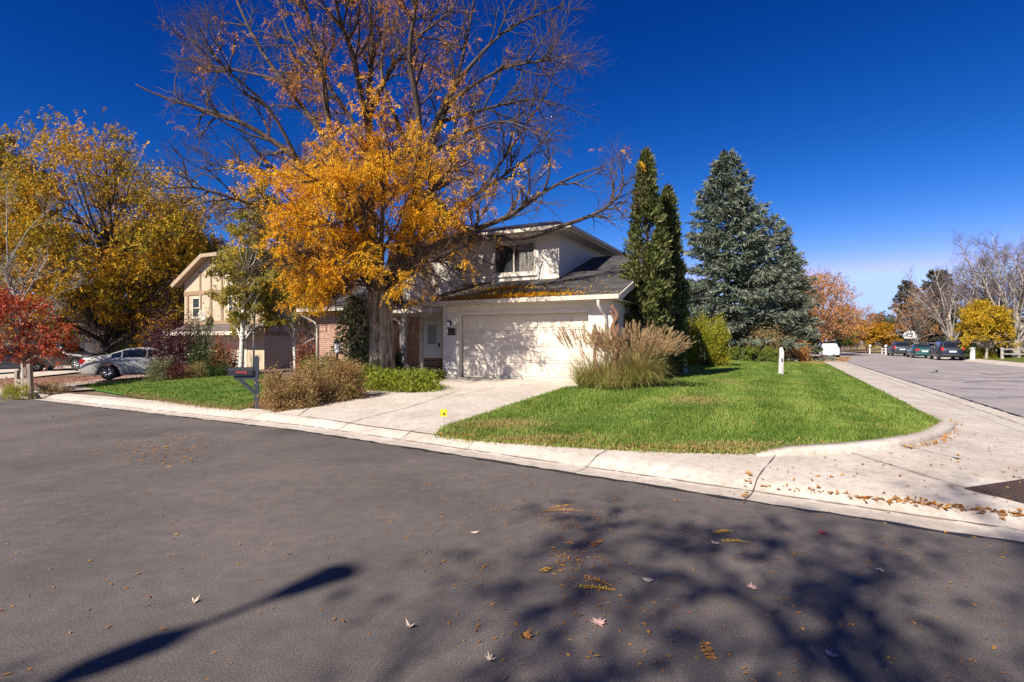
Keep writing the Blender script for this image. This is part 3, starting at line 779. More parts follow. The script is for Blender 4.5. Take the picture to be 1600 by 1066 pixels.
R.slab([(0.5,-ov,5.35-0.29+0.14),(0.5,yb,5.35-0.29+0.14),(-3.45,yb,7.36+0.14),(-3.45,1.6,7.36+0.14),(-2.35,-ov,6.72+0.14)], 0.12)
R.slab([(-7.4,yb,5.35-0.29+0.14),(-7.4,-ov,5.35-0.29+0.14),(-4.55,-ov,6.72+0.14),(-3.45,1.6,7.36+0.14),(-3.45,yb,7.36+0.14)], 0.12)
R.slab([(-2.35,-ov,6.72+0.135),(-3.45,1.6,7.36+0.135),(-4.55,-ov,6.72+0.135)], 0.1)
troof = R.build("roof", W["brown_shingle"], tud)
R = MB()
R.beam((0.52,-ov-0.02,5.12),(-2.35,-ov-0.02,6.79),0.05,0.24); R.beam((-7.42,-ov-0.02,5.12),(-4.55,-ov-0.02,6.79),0.05,0.24); R.beam((-2.35,-ov-0.025,6.76),(-4.55,-ov-0.025,6.76),0.05,0.2)
R.build("fascia", W["tan_trim"], troof)
R = MB(); R.add([(0.5,-ov,5.07),(0.5,0,5.07),(-2.35,0,6.735),(-2.35,-ov,6.735),(-4.55,-ov,6.735),(-4.55,0,6.735),(-7.4,0,5.07),(-7.4,-ov,5.07)], [(0,1,2,3),(3,2,5,4),(4,5,6,7)]); R.build("soffit", W["tan_trim"], troof)
R = MB(); R.lathe([(0.05,0),(0.05,0.4)],8,'z',(-2.6,4.0,6.7)); R.build("roof_vent", W["brown_timber"], troof); R = MB(); R.box(-2.2,-1.9,2.6,2.9,6.6,6.95); R.build("roof_vent", W["brown_timber"], troof)
R = MB(); R.slab([(-7.0,-1.0,2.32),(0.15,-1.0,2.32),(0.15,-0.055,2.72),(-7.0,-0.055,2.72)], 0.1); pr = R.build("pent_roof", W["brown_shingle_front"], tud)
R = MB(); R.box(-7.0, 0.15, -1.05, -1.0, 2.12, 2.32); R.build("fascia", W["cream_trim"], pr)
q = MB(); q.box(-5.9, -1.2, -0.03, -0.004, 0.0, 2.05); q.build("garage_door", W["cream_trim"], tud)
dish = thing("satellite_dish", "grey round satellite dish fixed to the timbered house's gable wall", "satellite dish", Matrix.Translation((-13.8, 30.0, -0.1)) @ Matrix.Rotation(HB, 4, 'Z') @ Vector((-4.5, -0.02, 3.25)), HB)
q = MB(); q.lathe([(0.02,0),(0.2,-0.03),(0.36,-0.10),(0.36,-0.115),(0.2,-0.05),(0.02,-0.02)], 18, 'y', (0,-0.35,0)); q.build("reflector", W["soffit_paint"], dish, True)
q = MB(); q.tube([(0,0.02,-0.1),(0,-0.2,-0.12),(0,-0.36,0)], [0.025]*3, 6); q.tube([(0,-0.36,-0.34),(0,-0.8,-0.05)], [0.012]*2, 5); q.box(-0.05,0.05,-0.85,-0.77,-0.08,0.02); q.build("arm", W["steel"], dish)

# ------------------------------------------------------------------ low house at the far left
ranch = thing("ranch_house", "low tan house with brown shingle roof in the shade behind the honey locust", "house", (-37.0, 45.5, -0.15), math.radians(-8))
q = MB(); q.wall('x', -8, 1.0, 0, 2.5, 0, 0.2, [(-5, -3.2, 0.9, 2.1)]); q.wall('x', 3.3, 14, 0, 2.5, 1.8, 2.0, [(5, 8, 0.9, 2.0)]); q.wall('y', 0.2, 2, 0, 2.5, 3.1, 3.3); q.wall('x', 1.0, 3.3, 0, 2.5, 0, 0.2, [(1.25, 2.95, 0, 2.15)]); q.wall('y', 0.2, 9, 0, 2.5, -8, -7.8); q.wall('y', 2, 9, 0, 2.5, 13.8, 14)
q.build("wall", W["ranch_wall"], ranch)
q = MB(); q.box(1.25, 2.95, 0.06, 0.12, 0, 2.15); gdo = q.build("garage_door", W["cream_trim"], ranch)
q = MB()
for i in range(4): q.box(1.36+i*0.39, 1.66+i*0.39, 0.048, 0.058, 1.75, 2.0)
q.build("pane", W["window_glass"], gdo)
q = MB(); q.wall('x', 1.1, 3.1, 0, 2.3, -0.04, -0.003, [(1.25, 2.95, 0, 2.15)]); q.build("door_frame", W["white_trim"], ranch)
for x0, x1, y in ((-5, -3.2, 0.0), (5, 8, 1.8)):
    q = MB(); q.wall('x', x0, x1, 0.9, 2.0, y-0.03, y+0.1, [(x0+.08, (x0+x1)/2-.03, 0.98, 1.92), ((x0+x1)/2+.03, x1-.08, 0.98, 1.92)]); f = q.build("window", W["white_trim"], ranch)
    q = MB(); q.box(x0+.05, x1-.05, y+0.03, y+0.04, 0.95, 1.95); q.build("pane", W["window_glass"], f)
q = MB()
q.slab([(-8.6,-0.6,2.45),(3.9,-0.6,2.45),(3.9,4.8,4.6),(-8.6,4.8,4.6)], 0.12); q.slab([(3.9,1.1,2.45),(14.6,1.1,2.45),(14.6,5.2,4.6),(3.9,5.2,4.6)], 0.12)
q.slab([(-8.6,4.8,4.6),(3.9,4.8,4.6),(3.9,9.8,2.5),(-8.6,9.8,2.5)], 0.12); q.slab([(3.9,5.2,4.6),(14.6,5.2,4.6),(14.6,9.8,2.5),(3.9,9.8,2.5)], 0.12)
q.build("roof", W["shake_shingle"], ranch)
for b_ in ((-8.6, 3.9, -0.66, -0.605, 2.28, 2.46), (3.95, 14.6, 1.04, 1.095, 2.28, 2.46)):
    q = MB(); q.box(*b_); q.build("fascia", W["cream_trim"], ranch)

# ------------------------------------------------------------------ houses across the side street
def far_house(name, label, loc, rz, w, d, h, ridge, wallm, roofm, wins):
    t = thing(name, label, "house", loc, rz)
    q = MB(); q.wall('x', -w/2, w/2, 0, h, 0, 0.2, [(a, b, c, e) for a, b, c, e in wins]); q.wall('x', -w/2, w/2, 0, h, d-0.2, d); q.wall('y', 0.2, d-0.2, 0, h, -w/2, -w/2+0.2); q.wall('y', 0.2, d-0.2, 0, h, w/2-0.2, w/2)
    for e in (-1, 1):
        x0, x1 = (w/2-0.2, w/2) if e > 0 else (-w/2, -w/2+0.2)
        q.add([(x0,0,h),(x0,d,h),(x0,d/2,ridge-0.1),(x1,0,h),(x1,d,h),(x1,d/2,ridge-0.1)], [(0,1,2),(5,4,3),(0,2,5,3),(1,4,5,2)])
    q.build("wall", wallm, t)
    s = (ridge-h)/(d/2); q = MB()
    q.slab([(-w/2-.5,-.6,h-.6*s+.1),(w/2+.5,-.6,h-.6*s+.1),(w/2+.5,d/2,ridge+.1),(-w/2-.5,d/2,ridge+.1)], 0.12); q.slab([(-w/2-.5,d/2,ridge+.1),(w/2+.5,d/2,ridge+.1),(w/2+.5,d+.6,h-.6*s+.1),(-w/2-.5,d+.6,h-.6*s+.1)], 0.12)
    q.build("roof", roofm, t)
    q = MB(); q.box(-w/2-.5, w/2+.5, -.66, -.605, h-.6*s-.08, h-.6*s+.12); q.build("fascia", W["cream_trim"], t)
    for a, b, c, e in wins:
        q = MB(); q.wall('x', a, b, c, e, -0.04, 0.12, [(a+.08, b-.08, c+.08, e-.08)]); f = q.build("window", W["white_trim"], t)
        q = MB(); q.box(a+.05, b-.05, 0.03, 0.045, c+.05, e-.05); q.build("pane", W["window_glass"], f)
    return t
# these face back across the side street: local -y points at the street
far_house("gabled_house", "pale beige house half hidden behind the yellow tree across the street", on(1500, 78) - Vector((0,0,0.1)), math.radians(-118), 10, 8, 2.8, 4.9, W["tan_stucco"], W["brown_shingle"], [(-4,-2.6,1,2.2),(-0.5,0.6,0.1,2.2),(2.2,4,1,2.2)])
far_house("brick_house", "brick house with red brown roof at the right edge", on(1640, 52) - Vector((0,0,0.1)), math.radians(-118), 12, 8, 2.6, 4.4, W["red_brick"], W["shake_shingle"], [(-4,-2.2,1,2.2),(0,1,0.1,2.2),(2.5,4.2,1,2.2)])
# ------------------------------------------------------------------ vegetation materials
def bark(name, c, c2, sc=5):
    return M(name, c, c2, sc, 0.95, bmp=1.0, bscale=14, stretch=(1, 1, 0.22))
M("grey_bark", (0.42, 0.33, 0.245), (0.10, 0.07, 0.05), 8, 0.95, bmp=1.0, bscale=10, stretch=(1, 1, 0.16), contrast=(0.40, 0.60))
for n_ in MATS["grey_bark"].node_tree.nodes:
    if n_.type == 'BUMP': n_.inputs["Distance"].default_value = 0.09
bark("dark_bark", (0.085, 0.06, 0.048), (0.04, 0.03, 0.026), 7)
bark("limb_bark", (0.11, 0.075, 0.058), (0.05, 0.036, 0.03), 6)
bark("pale_bark", (0.42, 0.37, 0.32), (0.22, 0.19, 0.165), 5)
M("aspen_bark", (0.62, 0.58, 0.50), (0.10, 0.09, 0.08), 7, 0.9, bmp=0.3, stretch=(0.5, 0.5, 2.2), contrast=(0.55, 0.66))
bark("twig_bark", (0.13, 0.085, 0.065), (0.07, 0.048, 0.04), 4)
bark("mauve_twigs", (0.17, 0.115, 0.115), (0.10, 0.07, 0.07), 1)
bark("red_wood", (0.28, 0.14, 0.08), (0.14, 0.07, 0.045), 8)
leaf_mat("orange_leaf", [(0.48,0.15,0.012), (0.74,0.31,0.014), (0.84,0.43,0.016), (0.84,0.53,0.025), (0.42,0.36,0.03)], 0.45, 0.9, 0.45)
leaf_mat("pink_leaf", [(0.36,0.12,0.05), (0.56,0.24,0.05), (0.66,0.32,0.05)], 0.4)
leaf_mat("gold_green_leaf", [(0.07,0.095,0.012), (0.22,0.20,0.014), (0.52,0.31,0.014), (0.64,0.29,0.014), (0.52,0.17,0.012)], 0.27, 0.33, 0.62)
leaf_mat("gold_dark_leaf", [(0.06,0.07,0.012), (0.15,0.11,0.014), (0.34,0.18,0.014), (0.36,0.13,0.014)], 0.25, 0.28, 0.55)
leaf_mat("red_leaf", [(0.16,0.025,0.02), (0.38,0.06,0.03), (0.56,0.13,0.035), (0.50,0.20,0.06)], 0.4, 0.8, 0.5)
leaf_mat("aspen_leaf", [(0.13,0.15,0.02), (0.28,0.26,0.04), (0.46,0.34,0.05), (0.52,0.33,0.04)], 0.45, 0.9, 0.5)
leaf_mat("plum_leaf", [(0.035,0.012,0.018), (0.085,0.025,0.035), (0.16,0.055,0.06)], 0.3)
leaf_mat("barberry_leaf", [(0.06,0.015,0.02), (0.15,0.03,0.035), (0.24,0.07,0.05)], 0.3)
leaf_mat("sage_leaf", [(0.12,0.13,0.05), (0.20,0.20,0.085), (0.28,0.25,0.12)], 0.3)
leaf_mat("dark_green_leaf", [(0.025,0.045,0.012), (0.05,0.085,0.02), (0.10,0.13,0.03)], 0.3)
leaf_mat("russet_leaf", [(0.22,0.06,0.035), (0.34,0.13,0.06), (0.42,0.20,0.09)], 0.35)
leaf_mat("spirea_leaf", [(0.17,0.075,0.035), (0.33,0.175,0.075), (0.42,0.26,0.115), (0.30,0.25,0.07), (0.15,0.16,0.035)], 0.35, 2.2, 0.45)
leaf_mat("juniper_lime", [(0.10,0.15,0.018), (0.24,0.28,0.03), (0.44,0.42,0.05)], 0.35, 2.5, 0.4)
leaf_mat("juniper_dark", [(0.035,0.05,0.015), (0.085,0.105,0.03), (0.17,0.18,0.055), (0.30,0.24,0.10)], 0.2, 1.4, 0.5)
leaf_mat("spruce_needle", [(0.055,0.072,0.045), (0.155,0.18,0.125), (0.32,0.35,0.27)], 0.15, 0.8, 0.5)
leaf_mat("spruce_green", [(0.03,0.045,0.02), (0.075,0.095,0.035), (0.15,0.16,0.06)], 0.2, 0.8, 0.5)
leaf_mat("far_conifer", [(0.045,0.055,0.035), (0.09,0.095,0.06), (0.16,0.145,0.09)], 0.2, 0.5, 0.5)
leaf_mat("hedge_yellow", [(0.14,0.19,0.02), (0.28,0.31,0.03), (0.40,0.34,0.03), (0.45,0.34,0.03)], 0.4, 1.0, 0.5)
leaf_mat("boxwood_leaf", [(0.06,0.095,0.016), (0.17,0.21,0.03), (0.30,0.31,0.055)], 0.3, 1.2, 0.4)
leaf_mat("tan_shrub_leaf", [(0.20,0.13,0.06), (0.32,0.21,0.09), (0.36,0.27,0.11), (0.26,0.24,0.08)], 0.35, 1.2, 0.4)
leaf_mat("copper_leaf", [(0.30,0.14,0.07), (0.50,0.23,0.09), (0.60,0.31,0.11), (0.60,0.36,0.09)], 0.4, 0.35, 0.4)
leaf_mat("amber_leaf", [(0.26,0.20,0.02), (0.46,0.25,0.02), (0.56,0.28,0.02), (0.52,0.20,0.02)], 0.4, 0.4, 0.5)
leaf_mat("yellow_leaf", [(0.30,0.22,0.02), (0.55,0.36,0.02), (0.66,0.44,0.025)], 0.4, 0.8, 0.4)
leaf_mat("grass_blade", [(0.045,0.095,0.012), (0.11,0.185,0.025), (0.20,0.28,0.045), (0.30,0.35,0.075), (0.40,0.34,0.11)], 0.4, 1.1, 0.6)
leaf_mat("reed_blade", [(0.15,0.18,0.035), (0.30,0.29,0.07), (0.46,0.38,0.13), (0.55,0.44,0.20)], 0.4, 1.2, 0.35)
leaf_mat("plume", [(0.38,0.24,0.12), (0.55,0.38,0.20), (0.66,0.50,0.30)], 0.45, 1.0, 0.3)
leaf_mat("litter", [(0.16,0.07,0.035), (0.36,0.15,0.04), (0.48,0.22,0.03), (0.45,0.30,0.12)], 0.1, 1.0, 0.3)

# ------------------------------------------------------------------ vegetation builders
def unit(n): return n / np.maximum(np.linalg.norm(n, axis=-1, keepdims=True), 1e-6)
def leaves(name, pts, L, Wd, mat, parent=None, bias=(0, 0, 0), dirs=None, spread=1.0, bend=0.2, rng=NR, lvar=0.4):
    """one rhombic leaf per point, as ONE mesh"""
    P = np.asarray(pts, float); n = len(P)
    d = rng.normal(size=(n, 3))*spread + np.asarray(bias)
    if dirs is not None: d = d + dirs
    d = unit(d)
    s = unit(np.cross(d, rng.normal(size=(n, 3))))
    nn = np.cross(d, s)
    l = L*(1 + rng.uniform(-lvar, lvar, n))[:, None]; w = Wd*(1 + rng.uniform(-lvar, lvar, n))[:, None]
    mid = P + d*l*0.45 + nn*l*bend*0.3
    V = np.stack([P, mid + s*w*0.5, P + d*l - nn*l*bend*0.2, mid - s*w*0.5], 1).reshape(-1, 3)
    Fq = np.arange(4*n).reshape(n, 4)
    return np_mesh(name, V, Fq, mat, parent)
def fronds(name, pts, mat, parent, length=0.26, pairs=4, ll=0.085, lw=0.035, rng=NR, droop=0.7):
    """pinnate drooping leaves: a few leaflets along a hanging stalk"""
    P = np.asarray(pts, float); n = len(P)
    d = unit(rng.normal(size=(n, 3))*np.array([1, 1, 0.6]) + np.array([0, 0, -droop]))
    s = unit(np.cross(d, rng.normal(size=(n, 3)))); nn = np.cross(d, s)
    lg = length*(1 + rng.uniform(-0.35, 0.35, n))[:, None]
    pp, dd = [], []
    for i in range(pairs):
        f = (i + 0.6)/pairs
        base = P + d*lg*f + np.array([0, 0, -1])*lg*0.25*f*f
        for e in (-1, 1):
            pp.append(base); dd.append(unit(s*e*0.9 + d*0.65 + np.array([0, 0, -0.35])))
    pp = np.concatenate(pp); dd = np.concatenate(dd)
    return leaves(name, pp, ll, lw, mat, parent, dirs=dd*2.2, spread=0.55, rng=rng)
def rvec(r):
    while True:
        v = Vector((r.uniform(-1, 1), r.uniform(-1, 1), r.uniform(-1, 1)))
        if 0.1 < v.length < 1: return v.normalized()
def mkpath(r, a, d, ln, n, wob, up):
    pts = [Vector(a)]; d = d.normalized()
    for i in range(n):
        d = (d + rvec(r)*wob + Vector((0, 0, up))).normalized()
        pts.append(pts[-1] + d*(ln/n))
    return pts
def grow(r, path, r0, r1, lv, P, out):
    n = len(path); rad = [r0 + (r1 - r0)*(i/(n-1))**0.85 for i in range(n)]
    out.append((path, rad, lv))
    if lv >= P['lv']: return
    tot = sum((path[i+1]-path[i]).length for i in range(n-1))
    for c in range(P['n'][lv]):
        f = r.uniform(P['f0'][lv], 1.0); x = f*(n-1); i = min(int(x), n-2); q = x - i
        p = path[i].lerp(path[i+1], q); t = (path[i+1]-path[i]).normalized()
        v = rvec(r); pe = (v - t*v.dot(t))
        if pe.length < 1e-3: continue
        a = math.radians(P['ang'][lv]*r.uniform(0.6, 1.3))
        d = t*math.cos(a) + pe.normalized()*math.sin(a) + Vector((0, 0, P['up'][lv]))
        ln = P['len'][lv]*r.uniform(0.55, 1.25)*(1.15 - 0.6*f)
        rr0 = min(rad[i]*0.7, P['rad'][lv]*r.uniform(0.8, 1.2))
        grow(r, mkpath(r, p, d, ln, P['seg'][lv], P['wob'][lv], P['tro'][lv]), rr0, rr0*0.35, lv+1, P, out)
def wood(name, br, mat, parent, lvls, sides={0: 9, 1: 6, 2: 4, 3: 3, 4: 3}):
    m = MB()
    for path, rad, lv in br:
        if lv in lvls: m.tube(path, rad, sides[lv], cap=(lv < 2))
    return m.build(name, mat, parent, True, recalc=False)
def along(br, lvls, step, rng=rnd):
    pts = []
    for path, rad, lv in br:
        if lv not in lvls: continue
        for i in range(len(path)-1):
            k = max(1, int((path[i+1]-path[i]).length/step))
            for q in range(k):
                pts.append(tuple(path[i].lerp(path[i+1], rng.random())))
    return np.array(pts)
DEF = dict(lv=3, n=[9, 7, 5], f0=[0.3, 0.25, 0.2], ang=[50, 45, 45], up=[0.2, 0.15, 0.1], len=[2.2, 1.1, 0.5], rad=[0.05, 0.02, 0.008], seg=[5, 4, 3], wob=[0.22, 0.25, 0.3], tro=[0.04, 0.04, 0.03])
def PP(**k): d = dict(DEF); d.update(k); return d
def loc(path, base): return [p - base for p in path]
def smooth_path(pts, sub=4):
    out = []; n = len(pts)
    for i in range(n-1):
        p0, p1, p2, p3 = pts[max(i-1, 0)], pts[i], pts[i+1], pts[min(i+2, n-1)]
        for q in range(sub):
            t = q/sub
            out.append(0.5*((2*p1) + (p2-p0)*t + (2*p0-5*p1+4*p2-p3)*t*t + (3*p1-p0-3*p2+p3)*t**3))
    out.append(pts[-1]); return out

# ------------------------------------------------------------------ the big honey locust in front of the house
r = random.Random(21)
MY = 17.3
mbase = on(592, MY)
big = thing("honey_locust", "tall spreading honey locust losing its orange leaves in front of the white house", "tree", mbase)
def lp(pts, y0, y1):
    n = len(pts); return smooth_path([P3(x, y, MY + y0 + (y1-y0)*(i/(n-1))) - mbase for i, (x, y) in enumerate(pts)])
def flared():
    m = MB(); H_ = P3(597, 452, MY).z - mbase.z; b = 0; S = 44; n = 19
    for i in range(n):
        f = i/(n-1); z = -0.15 + f*(H_+0.25)
        rad = 0.36 + 0.16*math.exp(-f*7) + 0.05*max(0, f-0.75)*4
        cx = 0.10*f + 0.04*math.sin(f*5)
        for k in range(S):
            a = 2*math.pi*k/S
            rr_ = rad*(1 + 0.09*math.sin(3*a + f*2.0) + 0.06*math.sin(7*a - f*3) + 0.035*math.sin(15*a+1.5*math.sin(f*9)) + 0.02*math.sin(22*a - 2*math.sin(f*14)) + 0.25*math.exp(-f*9)*max(0, math.sin(5*a))**2*0.6)
            m.v.append((cx + rr_*math.cos(a), rr_*math.sin(a), z))
    for i in range(n-1):
        for k in range(S): m.f.append((i*S+k, i*S+(k+1) % S, (i+1)*S+(k+1) % S, (i+1)*S+k))
    m.f.append(tuple((n-1)*S + k for k in range(S)))
    return m.build("trunk", MATS["grey_bark"], big, True)
trunk = flared()
limbs = [  # pixels of the limb in the photograph, depth offsets at its ends, radii
    ([(594,462),(584,420),(580,350),(578,250),(577,150),(581,75),(578,0),(575,-70)], 0.0, 0.6, 0.20, 0.035),
    ([(588,455),(572,390),(560,310),(520,225),(505,120),(487,50),(470,-30)], 0.0, -1.6, 0.17, 0.03),
    ([(588,450),(560,380),(510,300),(465,250),(410,210),(365,187),(320,172),(250,150),(212,132)], 0.1, -1.2, 0.16, 0.014),
    ([(570,400),(520,305),(460,276),(400,270),(350,262),(305,276)], 0.2, 1.5, 0.11, 0.012),
    ([(575,420),(510,355),(440,330),(400,320),(350,305),(300,293),(250,296)], -0.2, -2.4, 0.12, 0.012),
    ([(568,360),(530,260),(490,190),(440,125),(400,65),(370,0),(350,-60)], 0.0, 2.2, 0.13, 0.02),
    ([(600,455),(615,400),(636,345),(660,250),(695,160),(745,92),(800,42),(880,8)], 0.0, 1.0, 0.18, 0.02),
    ([(598,455),(628,370),(650,290),(628,210),(598,130),(600,60),(610,-20)], 0.1, 2.5, 0.15, 0.03),
    ([(604,440),(640,390),(676,355),(750,300),(820,250),(862,200)], 0.0, 2.6, 0.15, 0.014),
    ([(610,445),(660,395),(735,362),(800,335),(850,300),(905,272),(940,262)], 0.0, -1.2, 0.15, 0.012),
    ([(612,440),(650,402),(700,378),(742,372),(820,371),(876,354),(938,330),(968,302),(975,276)], 0.0, -0.4, 0.17, 0.014),
    ([(650,290),(690,190),(720,100),(735,30),(750,-50)], 0.6, 2.8, 0.12, 0.025),
    ([(575,200),(552,90),(530,30),(520,-40)], 0.2, -2.0, 0.11, 0.025),
    ([(640,330),(655,200),(640,90),(650,10),(655,-60)], 0.2, -2.6, 0.13, 0.03),
    ([(690,190),(760,170),(830,155),(880,165)], 0.8, 2.0, 0.07, 0.012),
    ([(700,160),(780,110),(850,95),(890,90)], 0.5, -1.0, 0.07, 0.012),
    ([(440,125),(370,110),(310,95),(290,60)], 1.2, 2.6, 0.05, 0.01),
    ([(465,250),(420,170),(350,105),(320,60)], -0.6, -2.4, 0.07, 0.01),
    ([(588,455),(550,420),(500,400),(455,395),(430,410)], 0.0, -2.6, 0.10, 0.012),
    ([(590,455),(560,430),(520,440),(490,455)], 0.0, -1.8, 0.07, 0.01),
    ([(590,452),(540,395),(480,370),(440,360)], 0.0, 1.8, 0.09, 0.012),
    ([(606,450),(640,430),(680,405),(715,400)], -0.1, -2.4, 0.09, 0.012),
    ([(602,452),(630,420),(670,385),(700,350)], 0.0, 3.0, 0.09, 0.012),
    ([(597,455),(596,380),(600,300),(615,230)], -0.4, -3.4, 0.11, 0.014),
    ([(592,455),(570,370),(540,300),(520,260)], -0.4, -3.8, 0.10, 0.014),
    ([(604,452),(640,360),(680,290),(720,250)], -0.3, -3.2, 0.10, 0.014),
    ([(597,452),(590,380),(575,320),(560,270)], 0.5, 3.6, 0.10, 0.014),
    ([(604,452),(650,350),(700,250),(760,200)], 0.5, 3.8, 0.10, 0.014),
    ([(578,250),(545,180),(500,120),(455,60),(430,-10)], 0.3, 0.9, 0.10, 0.018),
    ([(578,180),(610,110),(650,60),(700,20),(730,-30)], 0.4, 1.4, 0.10, 0.018),
    ([(660,250),(720,210),(790,190),(850,215)], 0.6, -2.2, 0.06, 0.011),
    ([(750,300),(800,230),(850,150),(870,100)], 1.4, 1.0, 0.06, 0.011),
    ([(588,450),(560,445),(535,455),(515,475)], -0.2, -1.4, 0.06, 0.008),
    ([(596,455),(585,440),(570,455),(560,480)], -0.3, -1.2, 0.05, 0.008),
    ([(604,452),(625,440),(645,450),(655,470)], -0.3, -1.6, 0.05, 0.008),
    ([(600,448),(640,415),(690,410),(730,425)], -0.1, -0.8, 0.06, 0.008),
    ([(560,380),(520,370),(490,390),(470,425)], -0.3, -1.4, 0.06, 0.008),
    ([(580,400),(545,385),(520,395),(500,430)], 0.6, 2.2, 0.06, 0.008),
    ([(577,300),(550,270),(520,265),(480,300)], 0.2, -1.5, 0.06, 0.008),
    ([(600,300),(625,280),(655,290),(690,330)], 0.0, -1.6, 0.06, 0.008),
]
big_br = []
PB = PP(lv=3, n=[15, 6, 3], f0=[0.25, 0.15, 0.1], ang=[48, 45, 42], up=[0.12, 0.08, 0.03], len=[2.1, 1.0, 0.55], rad=[0.036, 0.017, 0.011], seg=[6, 4, 3], wob=[0.25, 0.28, 0.3], tro=[0.03, 0.02, 0.01])
for px, a, b, r0, r1 in limbs:
    grow(r, lp(px, a, b), r0, r1, 0, PB, big_br)
wood("limbs", big_br, MATS["limb_bark"], trunk, (0, 1))
wood("twigs", big_br, MATS["twig_bark"], trunk, (2, 3))
def big_density(c):
    rad = math.hypot(c.x, c.y*0.8)
    if c.z < 2.35 or (abs(c.x) < 0.75 and c.z < 3.1): return 0.0
    a = 0.78 if c.z < 4.5 else (1.0 if c.z < 8.6 else max(0.52, 1.0 - (c.z - 8.6)/4.5))
    if c.x < 0: b = min(1, max(0.02 if c.z < 5 else 0.13, ((2.6 + c.x)/0.6 if c.z < 5.2 else (3.9 + c.x)/1.5)))
    elif c.z < 4.5: b = min(1, max(0.02, (1.5 - c.x)/0.8))
    else: b = min(1, max(0.16, (3.5 - c.x)/2.0))
    w = 0.55 + 0.75*math.sin(c.x*1.9 + 1.0)*math.sin(c.y*1.7)*math.sin(c.z*2.1 + 0.5)
    return a*b*min(1, max(0.2, (5.6 - rad)/2.2))*w*0.72
fp = []
for path, rad, lv in big_br:                       # whole twigs keep or have lost their leaves
    if lv < 2: continue
    c = path[len(path)//2]
    if r.random() > big_density(c): continue
    ln_ = sum((path[i+1]-path[i]).length for i in range(len(path)-1))
    for _ in range(max(1, int(ln_/(0.085 if c.z < 7.0 else 0.115)))):
        x = r.uniform(0.15, 1)*(len(path)-1); i = min(int(x), len(path)-2); fp.append(tuple(path[i].lerp(path[i+1], x-i)))
fp = np.array(fp); fp = fp + NR.normal(size=fp.shape)*0.03
print("BIG locust fronds", len(fp), len(big_br))
up_ = fp[:, 2] + NR.normal(size=len(fp))*0.8 > 7.6
crown = fronds("crown", fp[~up_], MATS["orange_leaf"], big, 0.32, 6, 0.078, 0.032)
fronds("upper_leaves", fp[up_], MATS["pink_leaf"], crown, 0.24, 4, 0.075, 0.03)

